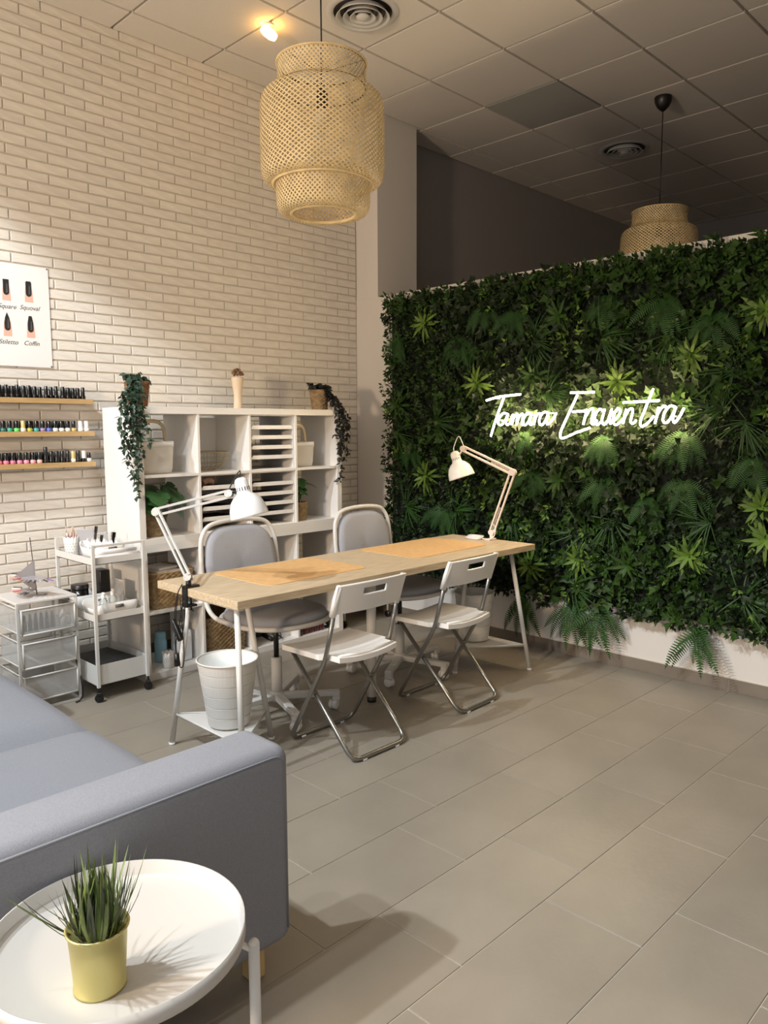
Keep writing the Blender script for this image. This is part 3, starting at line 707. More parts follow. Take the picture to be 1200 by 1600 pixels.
def shelf_plant(x,y,z,pr,ph,label,seedn,scale=1.0,leafs=(lm1,lm2),big=0.8,spread=0.8,cnt=15,maxh=0.2):
    t=thing('potted_plant',label,'plant',(x,y,z),0,'potted plants in the shelves'); R=random.Random(seedn)
    pt=woven(MB(),pr*.78,pr*.78,pr,pr,ph,2,12,40,0.0035,0.007).obj('wicker_pot',wicker_m,t)
    rim(pr-.003,pr-.003,ph,2,0.006).obj('pot_rim',wicker_m,pt)
    MB().lathe([(0,ph*.85),(pr*.85,ph*.85)],20).obj('soil',soil_m,t)
    for k in range(cnt):
        a=2*PI*k/cnt+R.uniform(-.3,.3)*2; hh=R.uniform(.35,1)*maxh; rr=R.uniform(.2,1)*pr*spread*1.5
        base=Vector((R.uniform(-.02,.02),R.uniform(-.02,.02),ph*.85)); tip=Vector((rr*math.cos(a),rr*math.sin(a),ph+hh))
        if x+tip.x>KX1+.06: tip.x=KX1+.06-x
        tip.y=max(tip.y,-0.035)
        MB().tube(smooth_path([base,(base+tip)/2+Vector((0,0,hh*.25)),tip],4),0.0022,5,caps=False).obj('stem',leafdark_m,t)
        l=link('leaf',leafs[0] if R.random()<big else leafs[1],t,loc=tip)
        s=scale*R.uniform(.7,1.1); l.scale=(s,s,s); l.rotation_euler=(R.uniform(-.3,.3),R.uniform(.1,1.0),max(-.30,-.2+.9*math.sin(a)+R.uniform(-.3,.3)))
    return t
shelf_plant(KX1-0.115,CY[0]+0.105,ZR[1],0.078,0.135,'glossy split-leaf plant in a wicker pot in the left shelf',3,1.12,cnt=19,maxh=0.155,spread=1.0)
shelf_plant(KX1-0.10,CY[3]+0.085,ZR[1],0.058,0.115,'small leafy plant in a wicker pot in the right shelf',8,0.62,cnt=14,maxh=0.16,big=.3)

# --- hanging ivy in baskets on top of the shelving
def ivy_leaf_mesh():
    mb=MB(); L,W=0.036,0.024
    vs=[(0,0,0),(L*.35,W*.5,0.003),(L*.75,W*.28,0.0),(L,0,-0.003),(L*.75,-W*.28,0.0),(L*.35,-W*.5,0.003),(L*.5,0,-0.001)]
    return vs,[(0,1,6),(1,2,6),(2,3,6),(3,4,6),(4,5,6),(5,0,6)]
IV,IF=ivy_leaf_mesh()
def vine(mb,P,R,step=0.016,s=1.0):
    mb.tube(P,0.0009,4,caps=False); acc=0
    for i in range(1,len(P)):
        acc+=(P[i]-P[i-1]).length
        if acc>step:
            acc=0
            for q in range(R.choice([1,2,2])):
                M=Matrix.Translation(P[i])@Euler((R.uniform(-1,1),R.uniform(0.1,1.4),R.uniform(0,2*PI))).to_matrix().to_4x4()@Matrix.Scale(s*R.uniform(.7,1.2),4)
                mb.add([M@Vector(v) for v in IV],IF)
def hanging(x,y,label,seedn,tilt,ends,pr=0.068,ph=0.135,top=30,s=1.0,potm=wicker_m,lm=ivy_m):
    t=thing('trailing_plant',label,'plant',(x,y,1.54),0,'trailing plants on top of the shelving'); R=random.Random(seedn)
    pt=woven(MB(),pr*.74,pr*.74,pr,pr,ph,2,12,40,0.004,0.007).obj('wicker_pot',potm,t)
    rim(pr-.003,pr-.003,ph,2,0.005).obj('pot_rim',potm,pt)
    MB().lathe([(0,ph*.9),(pr*.86,ph*.9)],20).obj('soil',soil_m,t)
    for (dx,dy,zend) in ends:
        mb=MB(); a=math.atan2(dy,dx); e=Vector((math.cos(a),math.sin(a),0))*pr*1.05
        P=[Vector((0,0,ph*.92)),e*.6+Vector((0,0,ph+.035)),e*1.15+Vector((0,0,ph-.01)),Vector((dx*.8,dy*.8,ph-.10))]
        z=ph-.10
        while z-1e-3>zend-1.54:
            z-=0.07; P.append(Vector((dx+R.uniform(-.02,.02),dy+R.uniform(-.02,.02),max(z,zend-1.54))))
            if len(P)>40: break
        vine(mb,smooth_path(P,6),R,s=s); mb.obj('vine',lm,t,kind=None)
    for k in range(top):
        a=R.uniform(0,2*PI); r=R.uniform(.3,1.35)*pr; mb=MB()
        P=smooth_path([(0,0,ph*.9),(r*.5*math.cos(a),r*.5*math.sin(a),ph+.03),(r*math.cos(a),r*math.sin(a),ph+R.uniform(0.0,.055))],4)
        vine(mb,P,R,step=0.010,s=s*1.1); mb.obj('sprig',lm,t)
    return t
hanging(KX1-0.12,2.125,'trailing ivy in a brown wicker pot, left end of the shelving top',11,0,
    [(.12,-.15,1.30),(.13,-.12,1.20),(.145,-.10,1.10),(.14,-.115,1.04),(.145,-.08,1.28),(.15,-.055,1.22),(.145,-.10,1.35),(.13,-.16,1.38),(.11,-.18,1.44),(.145,-.07,1.30),(.14,-.13,1.24),(.15,-.04,1.34),(.14,-.09,1.40),(.145,-.11,1.16)],top=26,s=1.0,potm=wickerd_m)
hanging(KX1-0.17,3.50,'trailing ivy in a wicker pot, right end of the shelving top',12,0,
    [(.20,.035,1.20),(.205,.015,1.12),(.205,-.005,1.06),(.20,.06,1.30),(.17,.09,1.34),(.19,.08,1.25),(.205,-.02,1.28),(.2,.03,1.38),(.14,.11,1.42),(.205,.0,1.24)],top=26,s=1.0,lm=mat('dark_ivy_leaf',(34,36,34),0.5,var=.3,vscale=20))

# --- pale vase with a dried flower head
t=thing('vase','pale hand-like vase with a dried flower head on top of the shelving','vase',(0.30,2.85,1.54))
MB().lathe([(0,0),(0.026,0),(0.029,0.004),(0.025,0.05),(0.024,0.09),(0.030,0.13),(0.036,0.165),(0.038,0.195),(0.034,0.20),(0.0,0.19)],24).obj('vase_body',mat('beige_ceramic',(214,190,160),0.6),t)
fb=MB(); R=random.Random(2)
for k in range(46):
    a=R.uniform(0,2*PI); b=R.uniform(0,1.5); c=Vector((math.cos(a)*math.sin(b)*.034,math.sin(a)*math.sin(b)*.034,.208+.038*math.cos(b)))
    M=Matrix.Translation(c)@Euler((R.uniform(0,3),R.uniform(0,3),R.uniform(0,3))).to_matrix().to_4x4(); fb.box(-.009,.009,-.006,.006,-.003,.003,bev=.002,M=M)
fb.obj('dried_flower_head',mat('dried_brown',(150,112,80),0.9,c2=(96,66,44),vscale=60),t)

# --- things on the bottom shelf
def revolve(name,label,cat,loc,parts,group=None):
    t=thing(name,label,cat,loc,0,group)
    for nm,prof,m in parts: MB().lathe(prof,24).obj(nm,m,t)
    return t
yb=CY[0]
blue_m=mat('blue_plastic',(150,198,220),0.25)
revolve('pump_bottle','light blue bottle on the bottom shelf beside the wicker basket','bottle',(KX1-0.19,yb+0.165,ZR[3]),[('bottle_body',[(0,0),(.034,0),(.036,.01),(.036,.12),(.030,.14)],blue_m),('cap',[(.030,.139),(.032,.155),(.032,.18),(0,.18)],blue_m)])
lab=mat('printed_label',(205,208,210),0.5)
t=thing('refill_bottle','tall white handled refill bottle with a yellow spot on the bottom shelf','bottle',(KX1-0.12,yb+0.265,ZR[3]))
MB().box(-.042,.042,-.05,.05,0,.19,bev=.018,seg=3).obj('bottle_body',mat('milky_plastic',(226,230,232),0.3),t)
MB().tube(fillet([(0,-.03,.185),(0,-.03,.225),(0,.035,.225),(0,.035,.18)],.02),.009,8).obj('handle',MATS['milky_plastic'],t)
MB().lathe([(.0,.19),(.016,.19),(.016,.24),(0,.24)],16,cx=0.0,cy=-.03).obj('cap',whiteplastic_m,t)
MB().box(.0425,.0435,-.034,.034,.03,.15,bev=.0003).obj('label',lab,t)
MB().lathe([(0,.0445),(.013,.0444),(.013,.043)],18,M=Matrix.Translation((0,-.008,.125))@Matrix.Rotation(PI/2,4,'Y')).obj('yellow_spot',mat('yellow_print',(214,220,110),0.5),t)
def lace_pot(x,y,z,r,h,label,white=True,scal=10):
    t=thing('lace_pot',label,'pot',(x,y,z),0,'white lace-edged pots'); nn=60; mb=MB(); vs=[];fs=[]
    rings=[(0.82,0),(0.86,.25),(0.92,.55),(1.0,1.0)]
    for s,q in rings:
        vs+=[(r*s*math.cos(2*PI*k/nn),r*s*math.sin(2*PI*k/nn),h*q+(0.09*h*abs(math.sin(scal*PI*k/nn)) if q==1 else 0)) for k in range(nn)]
    vs+=[(r*.96*math.cos(2*PI*k/nn),r*.96*math.sin(2*PI*k/nn),h+0.09*h*abs(math.sin(scal*PI*k/nn))) for k in range(nn)]
    vs+=[(r*.80*math.cos(2*PI*k/nn),r*.80*math.sin(2*PI*k/nn),.006) for k in range(nn)]
    for i in range(5):
        for k in range(nn): fs.append((i*nn+k,i*nn+(k+1)%nn,(i+1)*nn+(k+1)%nn,(i+1)*nn+k))
    fs.append(tuple(range(nn))[::-1]); fs.append(tuple(range(5*nn,6*nn)))
    mb.add(vs,fs,True).obj('pot_body',whiteplastic_m,t)
    d=MB(); dk=mat('lace_shadow',(176,174,170),0.7)
    for row in range(4):
        for k in range(16):
            a=2*PI*(k+.5*(row%2))/16; q=.25+.15*row; rr=r*(.82+.17*q)+.0008; p=Vector((rr*math.cos(a),rr*math.sin(a),h*q))
            M=Matrix.Translation(p)@Matrix.Rotation(a,4,'Z')@Matrix.Rotation(PI/4,4,'X'); d.box(-.0006,.0006,-r*.055,r*.055,-r*.055,r*.055,M=M)
    d.obj('lace_pattern',dk,t); return t
lace_pot(KX1-0.055,yb+0.135,ZR[3],0.036,0.085,'white lace cup on the bottom shelf in front of the blue bottle')
# dryer
t=thing('hair_dryer','black hand dryer with coiled cable on the bottom shelf','dryer',(KX1-0.14,CY[2]+0.12,ZR[3]))
MB().tube([(-.02,-.09,.045),(-.02,-.03,.048),(-.02,.03,.05),(-.02,.07,.05)],[.026,.032,.036,.03],16).obj('barrel',black_m,t)
MB().tube([(-.02,.03,.045),(.05,.04,.02),(.09,.045,.015)],[.017,.015,.014],10).obj('handle',black_m,t)
MB().tube(smooth_path([(.09,.045,.01),(.12,.09,.02),(.06,.12,.05),(.02,.10,.02),(.07,.07,.06),(.10,.12,.01),(.03,.14,.01)],6),.003,6).obj('cable',black_m,t)
red_m=mat('dark_red_glass',(74,16,20),0.15,coat=0.5)
rp=None
for k in range(5):
    lb='dark red bottle in the row lying on the bottom shelf right end'
    if rp is None:
        rp=thing('red_bottle',lb,'bottle',(KX1-0.06,CY[3]+0.035,ZR[3]),0,'dark red bottles on the bottom shelf')
        MB().box(-.028,.028,-.021,.021,0,.085,bev=.01,seg=3).obj('bottle_body',red_m,rp); MB().lathe([(.01,.084),(.01,.10),(0,.10)],12).obj('cap',black_m,rp)
    else: dup(rp,(KX1-0.06,CY[3]+0.035+.046*k,ZR[3]),0,lb)
t=thing('nail_lamp','black rounded device beside the dark red bottles on the bottom shelf','device',(KX1-0.07,CY[3]+.295,ZR[3]))
MB().tube([(0,-.01,.04),(0,.01,.045),(0,.035,.04)],[.02,.035,.02],14).obj('housing',black_m,t); MB().box(-.02,.03,-.02,.03,0,.012,bev=.003).obj('foot',black_m,t)

# --- low white bench with pots between shelving and partition
t=thing('low_bench','low white bench with black castors between shelving and white partition','bench',(0.30,3.87,0))
MB().box(-.19,.16,-.28,.24,.155,.185,bev=.002).obj('bench_top',white_m,t)
for x in (-.15,.12):
    for y in (-.24,.20):
        MB().tube([(x,y,.05),(x,y,.155)],.008,8).obj('leg',whitemetal_m,t)
        MB().lathe([(0,-.01),(.022,-.01),(.025,0),(.022,.01),(0,.01)],16,M=Matrix.Translation((x,y,.026))@Matrix.Rotation(PI/2,4,'X')).obj('castor',black_m,t)
# scalloped planter and glass jars
lace_pot(0.375,3.935,0.185,0.060,0.115,'white scalloped pot on the low bench, left of the pair',scal=7)
lace_pot(0.40,4.045,0.185,0.055,0.105,'white scalloped pot on the low bench next to the green wall',scal=7)
glass_m=mat('clear_glass',(235,240,238),0.05,trans=0.92)
for i,(x,y) in enumerate(((0.37,3.70),(0.40,3.775))):
    revolve('glass_jar','small clear glass jar on the low bench','jar',(x,y,.185),[('jar_body',[(0,.003),(.026,.003),(.03,.01),(.03,.055),(.022,.065),(.022,.072),(.019,.072),(.019,.064),(.026,.053),(.026,.012),(0,.008)],glass_m)],group='glass jars on the low bench')

# ================================================================== desk
DX0,DX1,DY0,DY1,DZ=1.265,1.89,1.72,3.81,0.735
desk=thing('desk','long light oak desk top on white trestles in the middle of the room','desk',((DX0+DX1)/2,(DY0+DY1)/2,0))
dx,dy=(DX0+DX1)/2,(DY0+DY1)/2
MB().box(DX0-dx,DX1-dx,DY0-dy,DY1-dy,DZ-0.034,DZ,bev=0.001).obj('tabletop',oak_m,desk)
ml=MB().tube([(1.627-dx,2.717-dy,0.03),(1.627-dx,2.717-dy,DZ-.034)],0.025,20).obj('middle_leg',whitemetal_m,desk)
MB().lathe([(0,0),(.022,0),(.024,.004),(.024,.03),(0,.03)],20,cx=1.627-dx,cy=2.717-dy).obj('black_foot',black_m,ml)
meshs_m=bpy.data.materials.new('perforated_shelf'); meshs_m.use_nodes=True; perforated(meshs_m,0.72,(232,230,226))
def trestle(loc,rz,label):
    t=thing('trestle',label,'trestle',loc,rz,'white metal trestles under the desk')
    r=0.0125; A=(-.275,-.015,0);B=(.275,-.015,0);C_=(0,.335,0); At=(-.17,.035,.688);Bt=(.19,.035,.688);Ct=(.01,.205,.688)
    for p,q in ((A,At),(B,Bt),(C_,Ct)):
        l=MB().tube([Vector(p)+Vector((0,0,.006)),q],r,12).obj('leg',whitemetal_m,t); MB().lathe([(0,0),(.0145,0),(.0145,.012),(0,.012)],12,cx=p[0],cy=p[1]).obj('foot_cap',whiteplastic_m,l)
    MB().box(-.20,.22,.02,.05,.688,.701,bev=.002).box(-.01,.03,.03,.24,.690,.701,bev=.002).obj('top_bar',whitemetal_m,t)
    f=.20; P=[Vector(p).lerp(Vector(q),f*1.0) for p,q in ((A,At),(B,Bt),(C_,Ct))]
    for p in P: p.z=.145
    MB().tube(P,0.0065,8,closed=True).obj('shelf_frame',whitemetal_m,t)
    c=sum(P,Vector())/3; Q=[c+(p-c)*.98 for p in P]
    MB().add([Q[0],Q[1],Q[2]],[(0,1,2)]).obj('shelf_mesh',meshs_m,t)
    return t
trestle((1.645,1.72,0),0,'white trestle with mesh shelf under the near end of the desk')
tb=trestle((1.645,3.71,0),PI,'white trestle with mesh shelf under the far end of the desk, by the plants')

def desk_mat(x0,x1,y0,y1,rz,label):
    cx,cy=(x0+x1)/2,(y0+y1)/2; hx,hy=(x1-x0)/2,(y1-y0)/2; pts=[]
    for sx,sy in ((1,1),(-1,1),(-1,-1),(1,-1)):
        a0={(1,1):0,(-1,1):PI/2,(-1,-1):PI,(1,-1):3*PI/2}[(sx,sy)]
        for k in range(7): a=a0+k*PI/12; pts.append((sx*(hx-.05)+.05*math.cos(a),sy*(hy-.05)+.05*math.sin(a)))
    o=MB().prism(pts,0,.0025).obj('desk_mat',cork_m); o.location=(cx,cy,DZ); o.rotation_euler=(0,0,rz); tag(o,label,'desk mat','tan desk mats')
desk_mat(1.29,1.735,1.985,2.60,0.02,'tan desk mat with rounded corners on the near half of the desk')
desk_mat(1.275,1.72,2.95,3.60,0.03,'tan desk mat with rounded corners on the far half of the desk')

# ================================================================== bins
def bin_(loc,r0,r1,h,label):
    t=thing('waste_bin',label,'bin',loc,0,'white waste bins on the trestle shelves')
    prof=[(0,0),(r0-.004,0),(r0,.004)]
    for k in range(1,6):
        z=h*k/6; r=r0+(r1-r0)*k/6; prof+=[(r-.0004,z-.0018),(r-.0026,z),(r+.0004,z+.0018)]
    prof+=[(r1,h-.004),(r1+.003,h-.002),(r1+.003,h+.002),(r1-.002,h+.002),(r1-.004,h-.01),(r0-.004,.01),(0,.01)]
    MB().lathe(prof,48,smooth=False).obj('bin_body',whitemetal_m,t)
    MB().tube([((r1+.001)*math.cos(a),(r1+.001)*math.sin(a),h) for a in [2*PI*k/48 for k in range(48)]],.0038,8,closed=True).obj('rolled_rim',whitemetal_m,t)
    return t
bl=bin_((1.665,1.815,.1525),.088,.128,.285,'white ribbed waste bin on the mesh shelf under the near desk end')
bag=MB(); nn=40; R=random.Random(4); vs=[];fs=[]
for i,(r,z) in enumerate(((.124,.284),(.119,.27),(.112,.22),(.105,.17),(.06,.13),(.0,.12))):
    for k in range(nn):
        a=2*PI*k/nn; rr=r+(R.uniform(-.006,.001) if 1<i<5 else 0); vs.append((rr*math.cos(a),rr*math.sin(a),z+(R.uniform(-.008,.008) if i>1 else 0)))
for i in range(5):
    for k in range(nn): fs.append((i*nn+k,i*nn+(k+1)%nn,(i+1)*nn+(k+1)%nn,(i+1)*nn+k))
bag.add(vs,fs,True).obj('bin_liner',mat('white_bag',(236,238,236),0.35),bl)
bin_((1.60,3.61,.1525),.085,.118,.285,'white waste bin on the mesh shelf beside the plant wall')

# ================================================================== folding chairs
def folding_chair(loc,rz,label):
    t=thing('folding_chair',label,'chair',loc,rz,'white and grey folding chairs along the desk')   # x+ is the back side
    r=.0105
    # legs that run up into the backrest
    P=fillet([(.146,-.192,.68),(.078,-.192,.43),(-.172,-.192,.012),(-.172,.192,.012),(.078,.192,.43),(.146,.192,.68)],.05,6)
    MB().tube(P,r,12).obj('back_leg_loop',steel_m,t)
    P=fillet([(-.19,-.166,.425),(.215,-.166,.012),(.215,.166,.012),(-.19,.166,.425)],.055,6)
    MB().tube(P,r,12).obj('front_leg_loop',steel_m,t)
    for y in (-.179,.179):
        MB().lathe([(0,-.018),(.006,-.018),(.007,-.014),(.007,.014),(.006,.018),(0,.018)],10,M=Matrix.Translation((-.018,y,.262))@Matrix.Rotation(PI/2,4,'X')).obj('pivot_bolt',steel_m,t)
    for x,y in ((-.172,-.12),(-.172,.12),(.215,-.1),(.215,.1)):
        MB().box(x-.012,x+.012,y-.012,y+.012,0,.008,bev=.002).obj('rubber_foot',whiteplastic_m,t)
    # seat: curved panel with a turned-down rim
    mb=MB(); nx,ny=14,14; vs=[];fs=[]
    def hz(u,v): return .447-.012*(1-(2*v-1)**2)+.004*u-(.0 if 0<u<1 else .0)
    x0,x1=-.205,.150
    def edge(u,v):
        x=x0+(x1-x0)*u; w=.205 if u<.72 else .205-(.030 if u>.78 else .030*(u-.72)/.06)
        return x,-w+2*w*v
    for i in range(nx+1):
        for j in range(ny+1):
            u,v=i/nx,j/ny; x,y=edge(u,v); vs.append((x+(.012*(1-(2*v-1)**2) if u>.9 else 0),y,hz(u,v)))
    W=ny+1
    for i in range(nx):
        for j in range(ny): fs.append((i*W+j,(i+1)*W+j,(i+1)*W+j+1,i*W+j+1))
    bd=[i*W for i in range(nx+1)]+[nx*W+j for j in range(1,W)]+[i*W+ny for i in range(nx-1,-1,-1)]+[j for j in range(ny-1,0,-1)]
    o=len(vs)
    for b in bd: x,y,z=vs[b]; vs.append((x*1.0,y,z-.024))
    for k in range(len(bd)): k2=(k+1)%len(bd); fs.append((bd[k],o+k,o+k2,bd[k2]))
    fs2=[]
    for i in range(nx):   # underside
        pass
    mb.add(vs,fs); s=mb.obj('seat',whiteplastic_m,t)
    mo=s.modifiers.new('thickness','SOLIDIFY'); mo.thickness=.004; mo.offset=-1
    mo=s.modifiers.new('bevel','BEVEL'); mo.width=.003; mo.segments=2; mo.limit_method='ANGLE'
    MB().tube([(.135,-.165,.452),(.142,0,.442),(.135,.165,.452)],.006,8).obj('seat_lip',whiteplastic_m,t)
    # backrest: shell curved in plan with a hand slot
    mb=MB(); vs=[];fs=[]; n=24; zs=[0,.26,.5,.60,.84,1]; 
    def bp(j,q):
        v=j/n; y=-.207+.414*v; c=(2*v-1)**2; z0=.638+.0*c; z1=.772-.004*c; z=z0+(z1-z0)*q
        x=.132+.026*(1-c)+.046*(z-.64)/.13; return (x,y,z)
    zq=[0,.3,.56,.80,1.0]
    for j in range(n+1):
        for q in zq: vs.append(bp(j,q))
    m=len(zq)
    for j in range(n):
        for i in range(m-1):
            if i==2 and 8<=j<16: continue
            fs.append((j*m+i,(j+1)*m+i,(j+1)*m+i+1,j*m+i+1))
    b=mb.add(vs,fs).obj('backrest',whiteplastic_m,t)
    mo=b.modifiers.new('thickness','SOLIDIFY'); mo.thickness=.012; mo.offset=0
    mo=b.modifiers.new('bevel','BEVEL'); mo.width=.004; mo.segments=2; mo.limit_method='ANGLE'
    for y in (-.197,.197): MB().tube([(.128,y*.975,.63),(.150,y*.975,.70),(.174,y*.975,.765)],[.0165,.017,.014],12,flat=.9).obj('side_sleeve',whiteplastic_m,b)
    return t
c1=folding_chair((1.895,2.295,0),0.0,'white folding chair with grey tube legs nearest the sofa')
c2=folding_chair((1.865,3.035,0),0.03,'white folding chair with grey tube legs nearest the plant wall')

# ================================================================== upholstered swivel chairs
def swivel(loc,rz,base_rot,label,low=0.0):
    t=thing('desk_chair',label,'chair',loc,rz,'grey upholstered swivel chairs behind the desk')   # x+ is the front
    MB().tube([(0,0,.06),(0,0,.285)],.027,20).obj('column',whitemetal_m,t)
    MB().tube([(0,0,.285),(0,0,.475)],.013,16).obj('gas_lift',black_m,t)
    MB().box(-.09,.09,-.06,.06,.465,.482,bev=.004).obj('seat_plate',black_m,t)
    for k in range(5):
        a=base_rot+2*PI*k/5; M=Matrix.Rotation(a,4,'Z')
        l=MB().box(.02,.20,-.021,.021,.070,.100,bev=.004,M=M).box(.19,.315,-.021,.021,.072,.098,bev=.005,M=M).box(.275,.315,-.021,.021,.05,.076,bev=.004,M=M).obj('base_leg',whitemetal_m,t)
        Mc=M@Matrix.Translation((.285,0,.027))@Matrix.Rotation(.9,4,'Z')@Matrix.Rotation(PI/2,4,'X')
        MB().lathe([(0,-.021),(.022,-.021),(.026,-.016),(.027,-.004),(.022,-.002),(.022,.002),(.027,.004),(.026,.016),(.022,.021),(0,.021)],20,M=Mc).obj('castor',whiteplastic_m,l)
    MB().lathe([(0,.062),(.035,.062),(.035,.105),(.027,.11),(0,.11)],20).obj('hub',whitemetal_m,t)
    # one bent tube: round seat frame rising into the back arch
    def arch():
        P=[(.0,-.245,.492),(-.14,-.245,.494),(-.225,-.240,.53),(-.262,-.236,.60),(-.282,-.234,.70),(-.296,-.230,.82),(-.304,-.212,.888),(-.310,-.155,.936),(-.312,0,.950)]
        return P+[(x,-y,z) for x,y,z in P[:-1][::-1]]
    MB().tube(smooth_path(arch(),5),.0115,12).obj('back_frame',whitemetal_m,t)
    MB().tube([( .255*(abs(math.cos(a))**.85)*(1 if math.cos(a)>0 else -1),.250*(abs(math.sin(a))**.85)*(1 if math.sin(a)>0 else -1),.490) for a in [2*PI*k/48 for k in range(48)]],.012,10,closed=True).obj('seat_frame',whitemetal_m,t)
    nn=48; vs=[];fs=[]; lv=[(.0,.482),(.97,.482),(1.0,.495),(1.0,.515),(.97,.530),(.85,.540),(.5,.545),(0,.546)]
    for s,z in lv: vs+=[(*sup(2*PI*k/nn,.238*s,.235*s,2.5),z) for k in range(nn)]
    for i in range(len(lv)-1):
        for k in range(nn): fs.append((i*nn+k,i*nn+(k+1)%nn,(i+1)*nn+(k+1)%nn,(i+1)*nn+k))
    MB().add(vs,fs,True).obj('seat_cushion',chairfab_m,t)
    # padded back
    vs=[];fs=[]; n=40; out=[]
    for k in range(n):
        a=2*PI*k/n; y,z=sup(a,.214,.180,3.6); z+=.742; y*=1-.08*max(0,(z-.74)/.17); out.append((y,z))
    for s,d in ((0,.030),(.85,.030),(.97,.022),(1,.0),(.97,-.016),(.85,-.020),(0,-.020)):
        for y,z in out:
            zz=.742+(z-.742)*s; xx=-.262-.045*((zz-.60)/.3)-.016*((1-(y*s/.205)**2)) ; vs.append((xx+d,y*s,zz))
    for i in range(6):
        for k in range(n): fs.append((i*n+k,i*n+(k+1)%n,(i+1)*n+(k+1)%n,(i+1)*n+k))
    MB().add(vs,fs,True).obj('back_cushion',chairfab_m,t)
    return t
s1=swivel((1.39,2.285,0),.0,math.radians(-20),'white framed grey swivel chair at the near half of the desk')
s2=swivel((1.385,3.185,0),.03,math.radians(-60),'white framed grey swivel chair at the far half of the desk')

# ================================================================== desk lamps
def arm_lamp(base,E_,H,neck,aim,m_head,m_arm,black,label,clamp_side,cord_m):
    base,E_,H,neck=map(Vector,(base,E_,H,neck)); L0=base.copy()
    t=thing('desk_lamp',label,'lamp',tuple(base),0,'clamp-on swing arm desk lamps')
    E_=E_-L0;H=H-L0;neck=neck-L0; S=Vector((0,0,.045))
    def pair(a,b,off,nm):
        d=(b-a).normalized(); side=Vector((0,0,1)); o=(side-d*side.dot(d)).normalized()*off
        if d.z>.7: o=Vector((1,0,0))*off if abs(d.x)<.9 else o
        for s in (1,-1):
            o2=o*s; u=d.cross(o.normalized()).normalized()
            M=Matrix.Translation((a+b)/2+o2)@Matrix((( d.x,u.x,o.normalized().x,0),(d.y,u.y,o.normalized().y,0),(d.z,u.z,o.normalized().z,0),(0,0,0,1)))
            l=(b-a).length/2; MB().box(-l,l,-.0055,.0055,-.0055,.0055,bev=.001,M=M).obj(nm,m_arm,t)
        # spring
        P=[]; p0=a+(b-a)*.06; p1=a+(b-a)*.42
        u=d.cross(o.normalized()).normalized(); v=o.normalized()
        for k in range(121):
            q=k/120; ang=q*2*PI*20; P.append(p0+(p1-p0)*q+(u*math.cos(ang)+v*math.sin(ang))*.0045)
        MB().tube(P,.0011,4).obj('spring',m_arm if not black else black_m,t)
    pair(S,E_,.017,'lower_arm'); pair(E_,H,.014,'upper_arm')
    ay=(E_-S).cross(H-E_).normalized()
    def plate(c,r,nm):
        M=Matrix.Translation(c)@rot_to(ay); mb=MB()
        for s in (-.008,.008): mb.prism([(r*math.cos(a),r*math.sin(a)*.8) for a in [2*PI*k/10 for k in range(10)]],s-.0012,s+.0012,M=M)
        for a in (0,2.1,4.2): mb.lathe([(0,-.011),(.003,-.011),(.003,.011),(0,.011)],8,M=M@Matrix.Translation((r*.55*math.cos(a),r*.55*math.sin(a),0)))
        mb.obj(nm,m_arm,t)
    plate(E_,.026,'elbow_plate'); plate(H,.022,'head_plate'); plate(S+Vector((0,0,.0)),.022,'base_plate')
    # clamp
    MB().lathe([(0,.0),(.012,.0),(.012,.03),(.008,.032),(.008,.045),(0,.045)],12).obj('pivot',m_arm if not black else black_m,t)
    cm=black_m if black else m_arm; sx,sy=clamp_side
    d=Vector((sx,sy,0)); M=Matrix.Rotation(math.atan2(sy,sx),4,'Z')
    MB().box(-.045,.024,-.018,.018,0,.010,bev=.002,M=M).box(.014,.024,-.018,.018,-.075,.006,bev=.002,M=M).box(-.03,.024,-.018,.018,-.083,-.073,bev=.002,M=M).obj('clamp',cm,t)
    MB().tube([(-d.x*.01,-d.y*.01,-.10),(-d.x*.01,-d.y*.01,-.036)],.004,8).tube([(-d.x*.01-.014,-d.y*.01,-.10),(-d.x*.01+.014,-d.y*.01,-.10)],.004,8).obj('clamp_screw',cm,t)
    # head
    ax=(Vector(aim)).normalized(); Mh=Matrix.Translation(neck)@rot_to(-ax)
    sh=MB().lathe([(0,.0),(.012,.0),(.024,-.006),(.029,-.018),(.030,-.062),(.033,-.070),(.050,-.082),(.068,-.104),(.079,-.135),(.083,-.165),(.084,-.172),(.081,-.172),(.077,-.136),(.066,-.107),(.048,-.086),(.028,-.074),(.0,-.072)],40,M=Mh).obj('lamp_shade',m_head,t)
    v=MB()
    for k in range(16):
        a=2*PI*k/16; v.box(-.0006,.0006,-.0016,.0016,-.008,.008,M=Mh@Matrix.Rotation(a,4,'Z')@Matrix.Translation((.0302,0,-.050)))
    v.obj('vent_slot',black_m,sh)
    MB().lathe([(0,-.074),(.014,-.076),(.016,-.10),(.028,-.125),(.028,-.14),(.018,-.155),(0,-.158)],20,M=Mh).obj('bulb',mat('frosted_bulb',(240,236,228),0.3),t)
    mid=neck+ax*.05; MB().tube([H,(H+mid)/2,mid],.005,8).obj('swivel_joint',cm,t)
    top=Mh@Vector((0,0,0)); hi=(top+H)/2+Vector((0,0,.085 if not black else .03))
    MB().tube(smooth_path([top,top+Vector((0,0,.03)),hi,H+Vector((0,0,.02)),H],6),.0026,6).obj('head_cord',cord_m,t)
    return t
B1=(1.505,1.735,DZ); E1=(1.228,1.75,1.042); H1=(1.610,1.885,1.138)
l1=arm_lamp(B1,E1,H1,(1.648,1.915,1.208),(.22,.12,-1),mat('glossy_white',(236,238,238),0.12,coat=.6),greyarm_m,True,'white desk lamp with silver arms clamped to the near end of the desk',(0,-1),black_m)
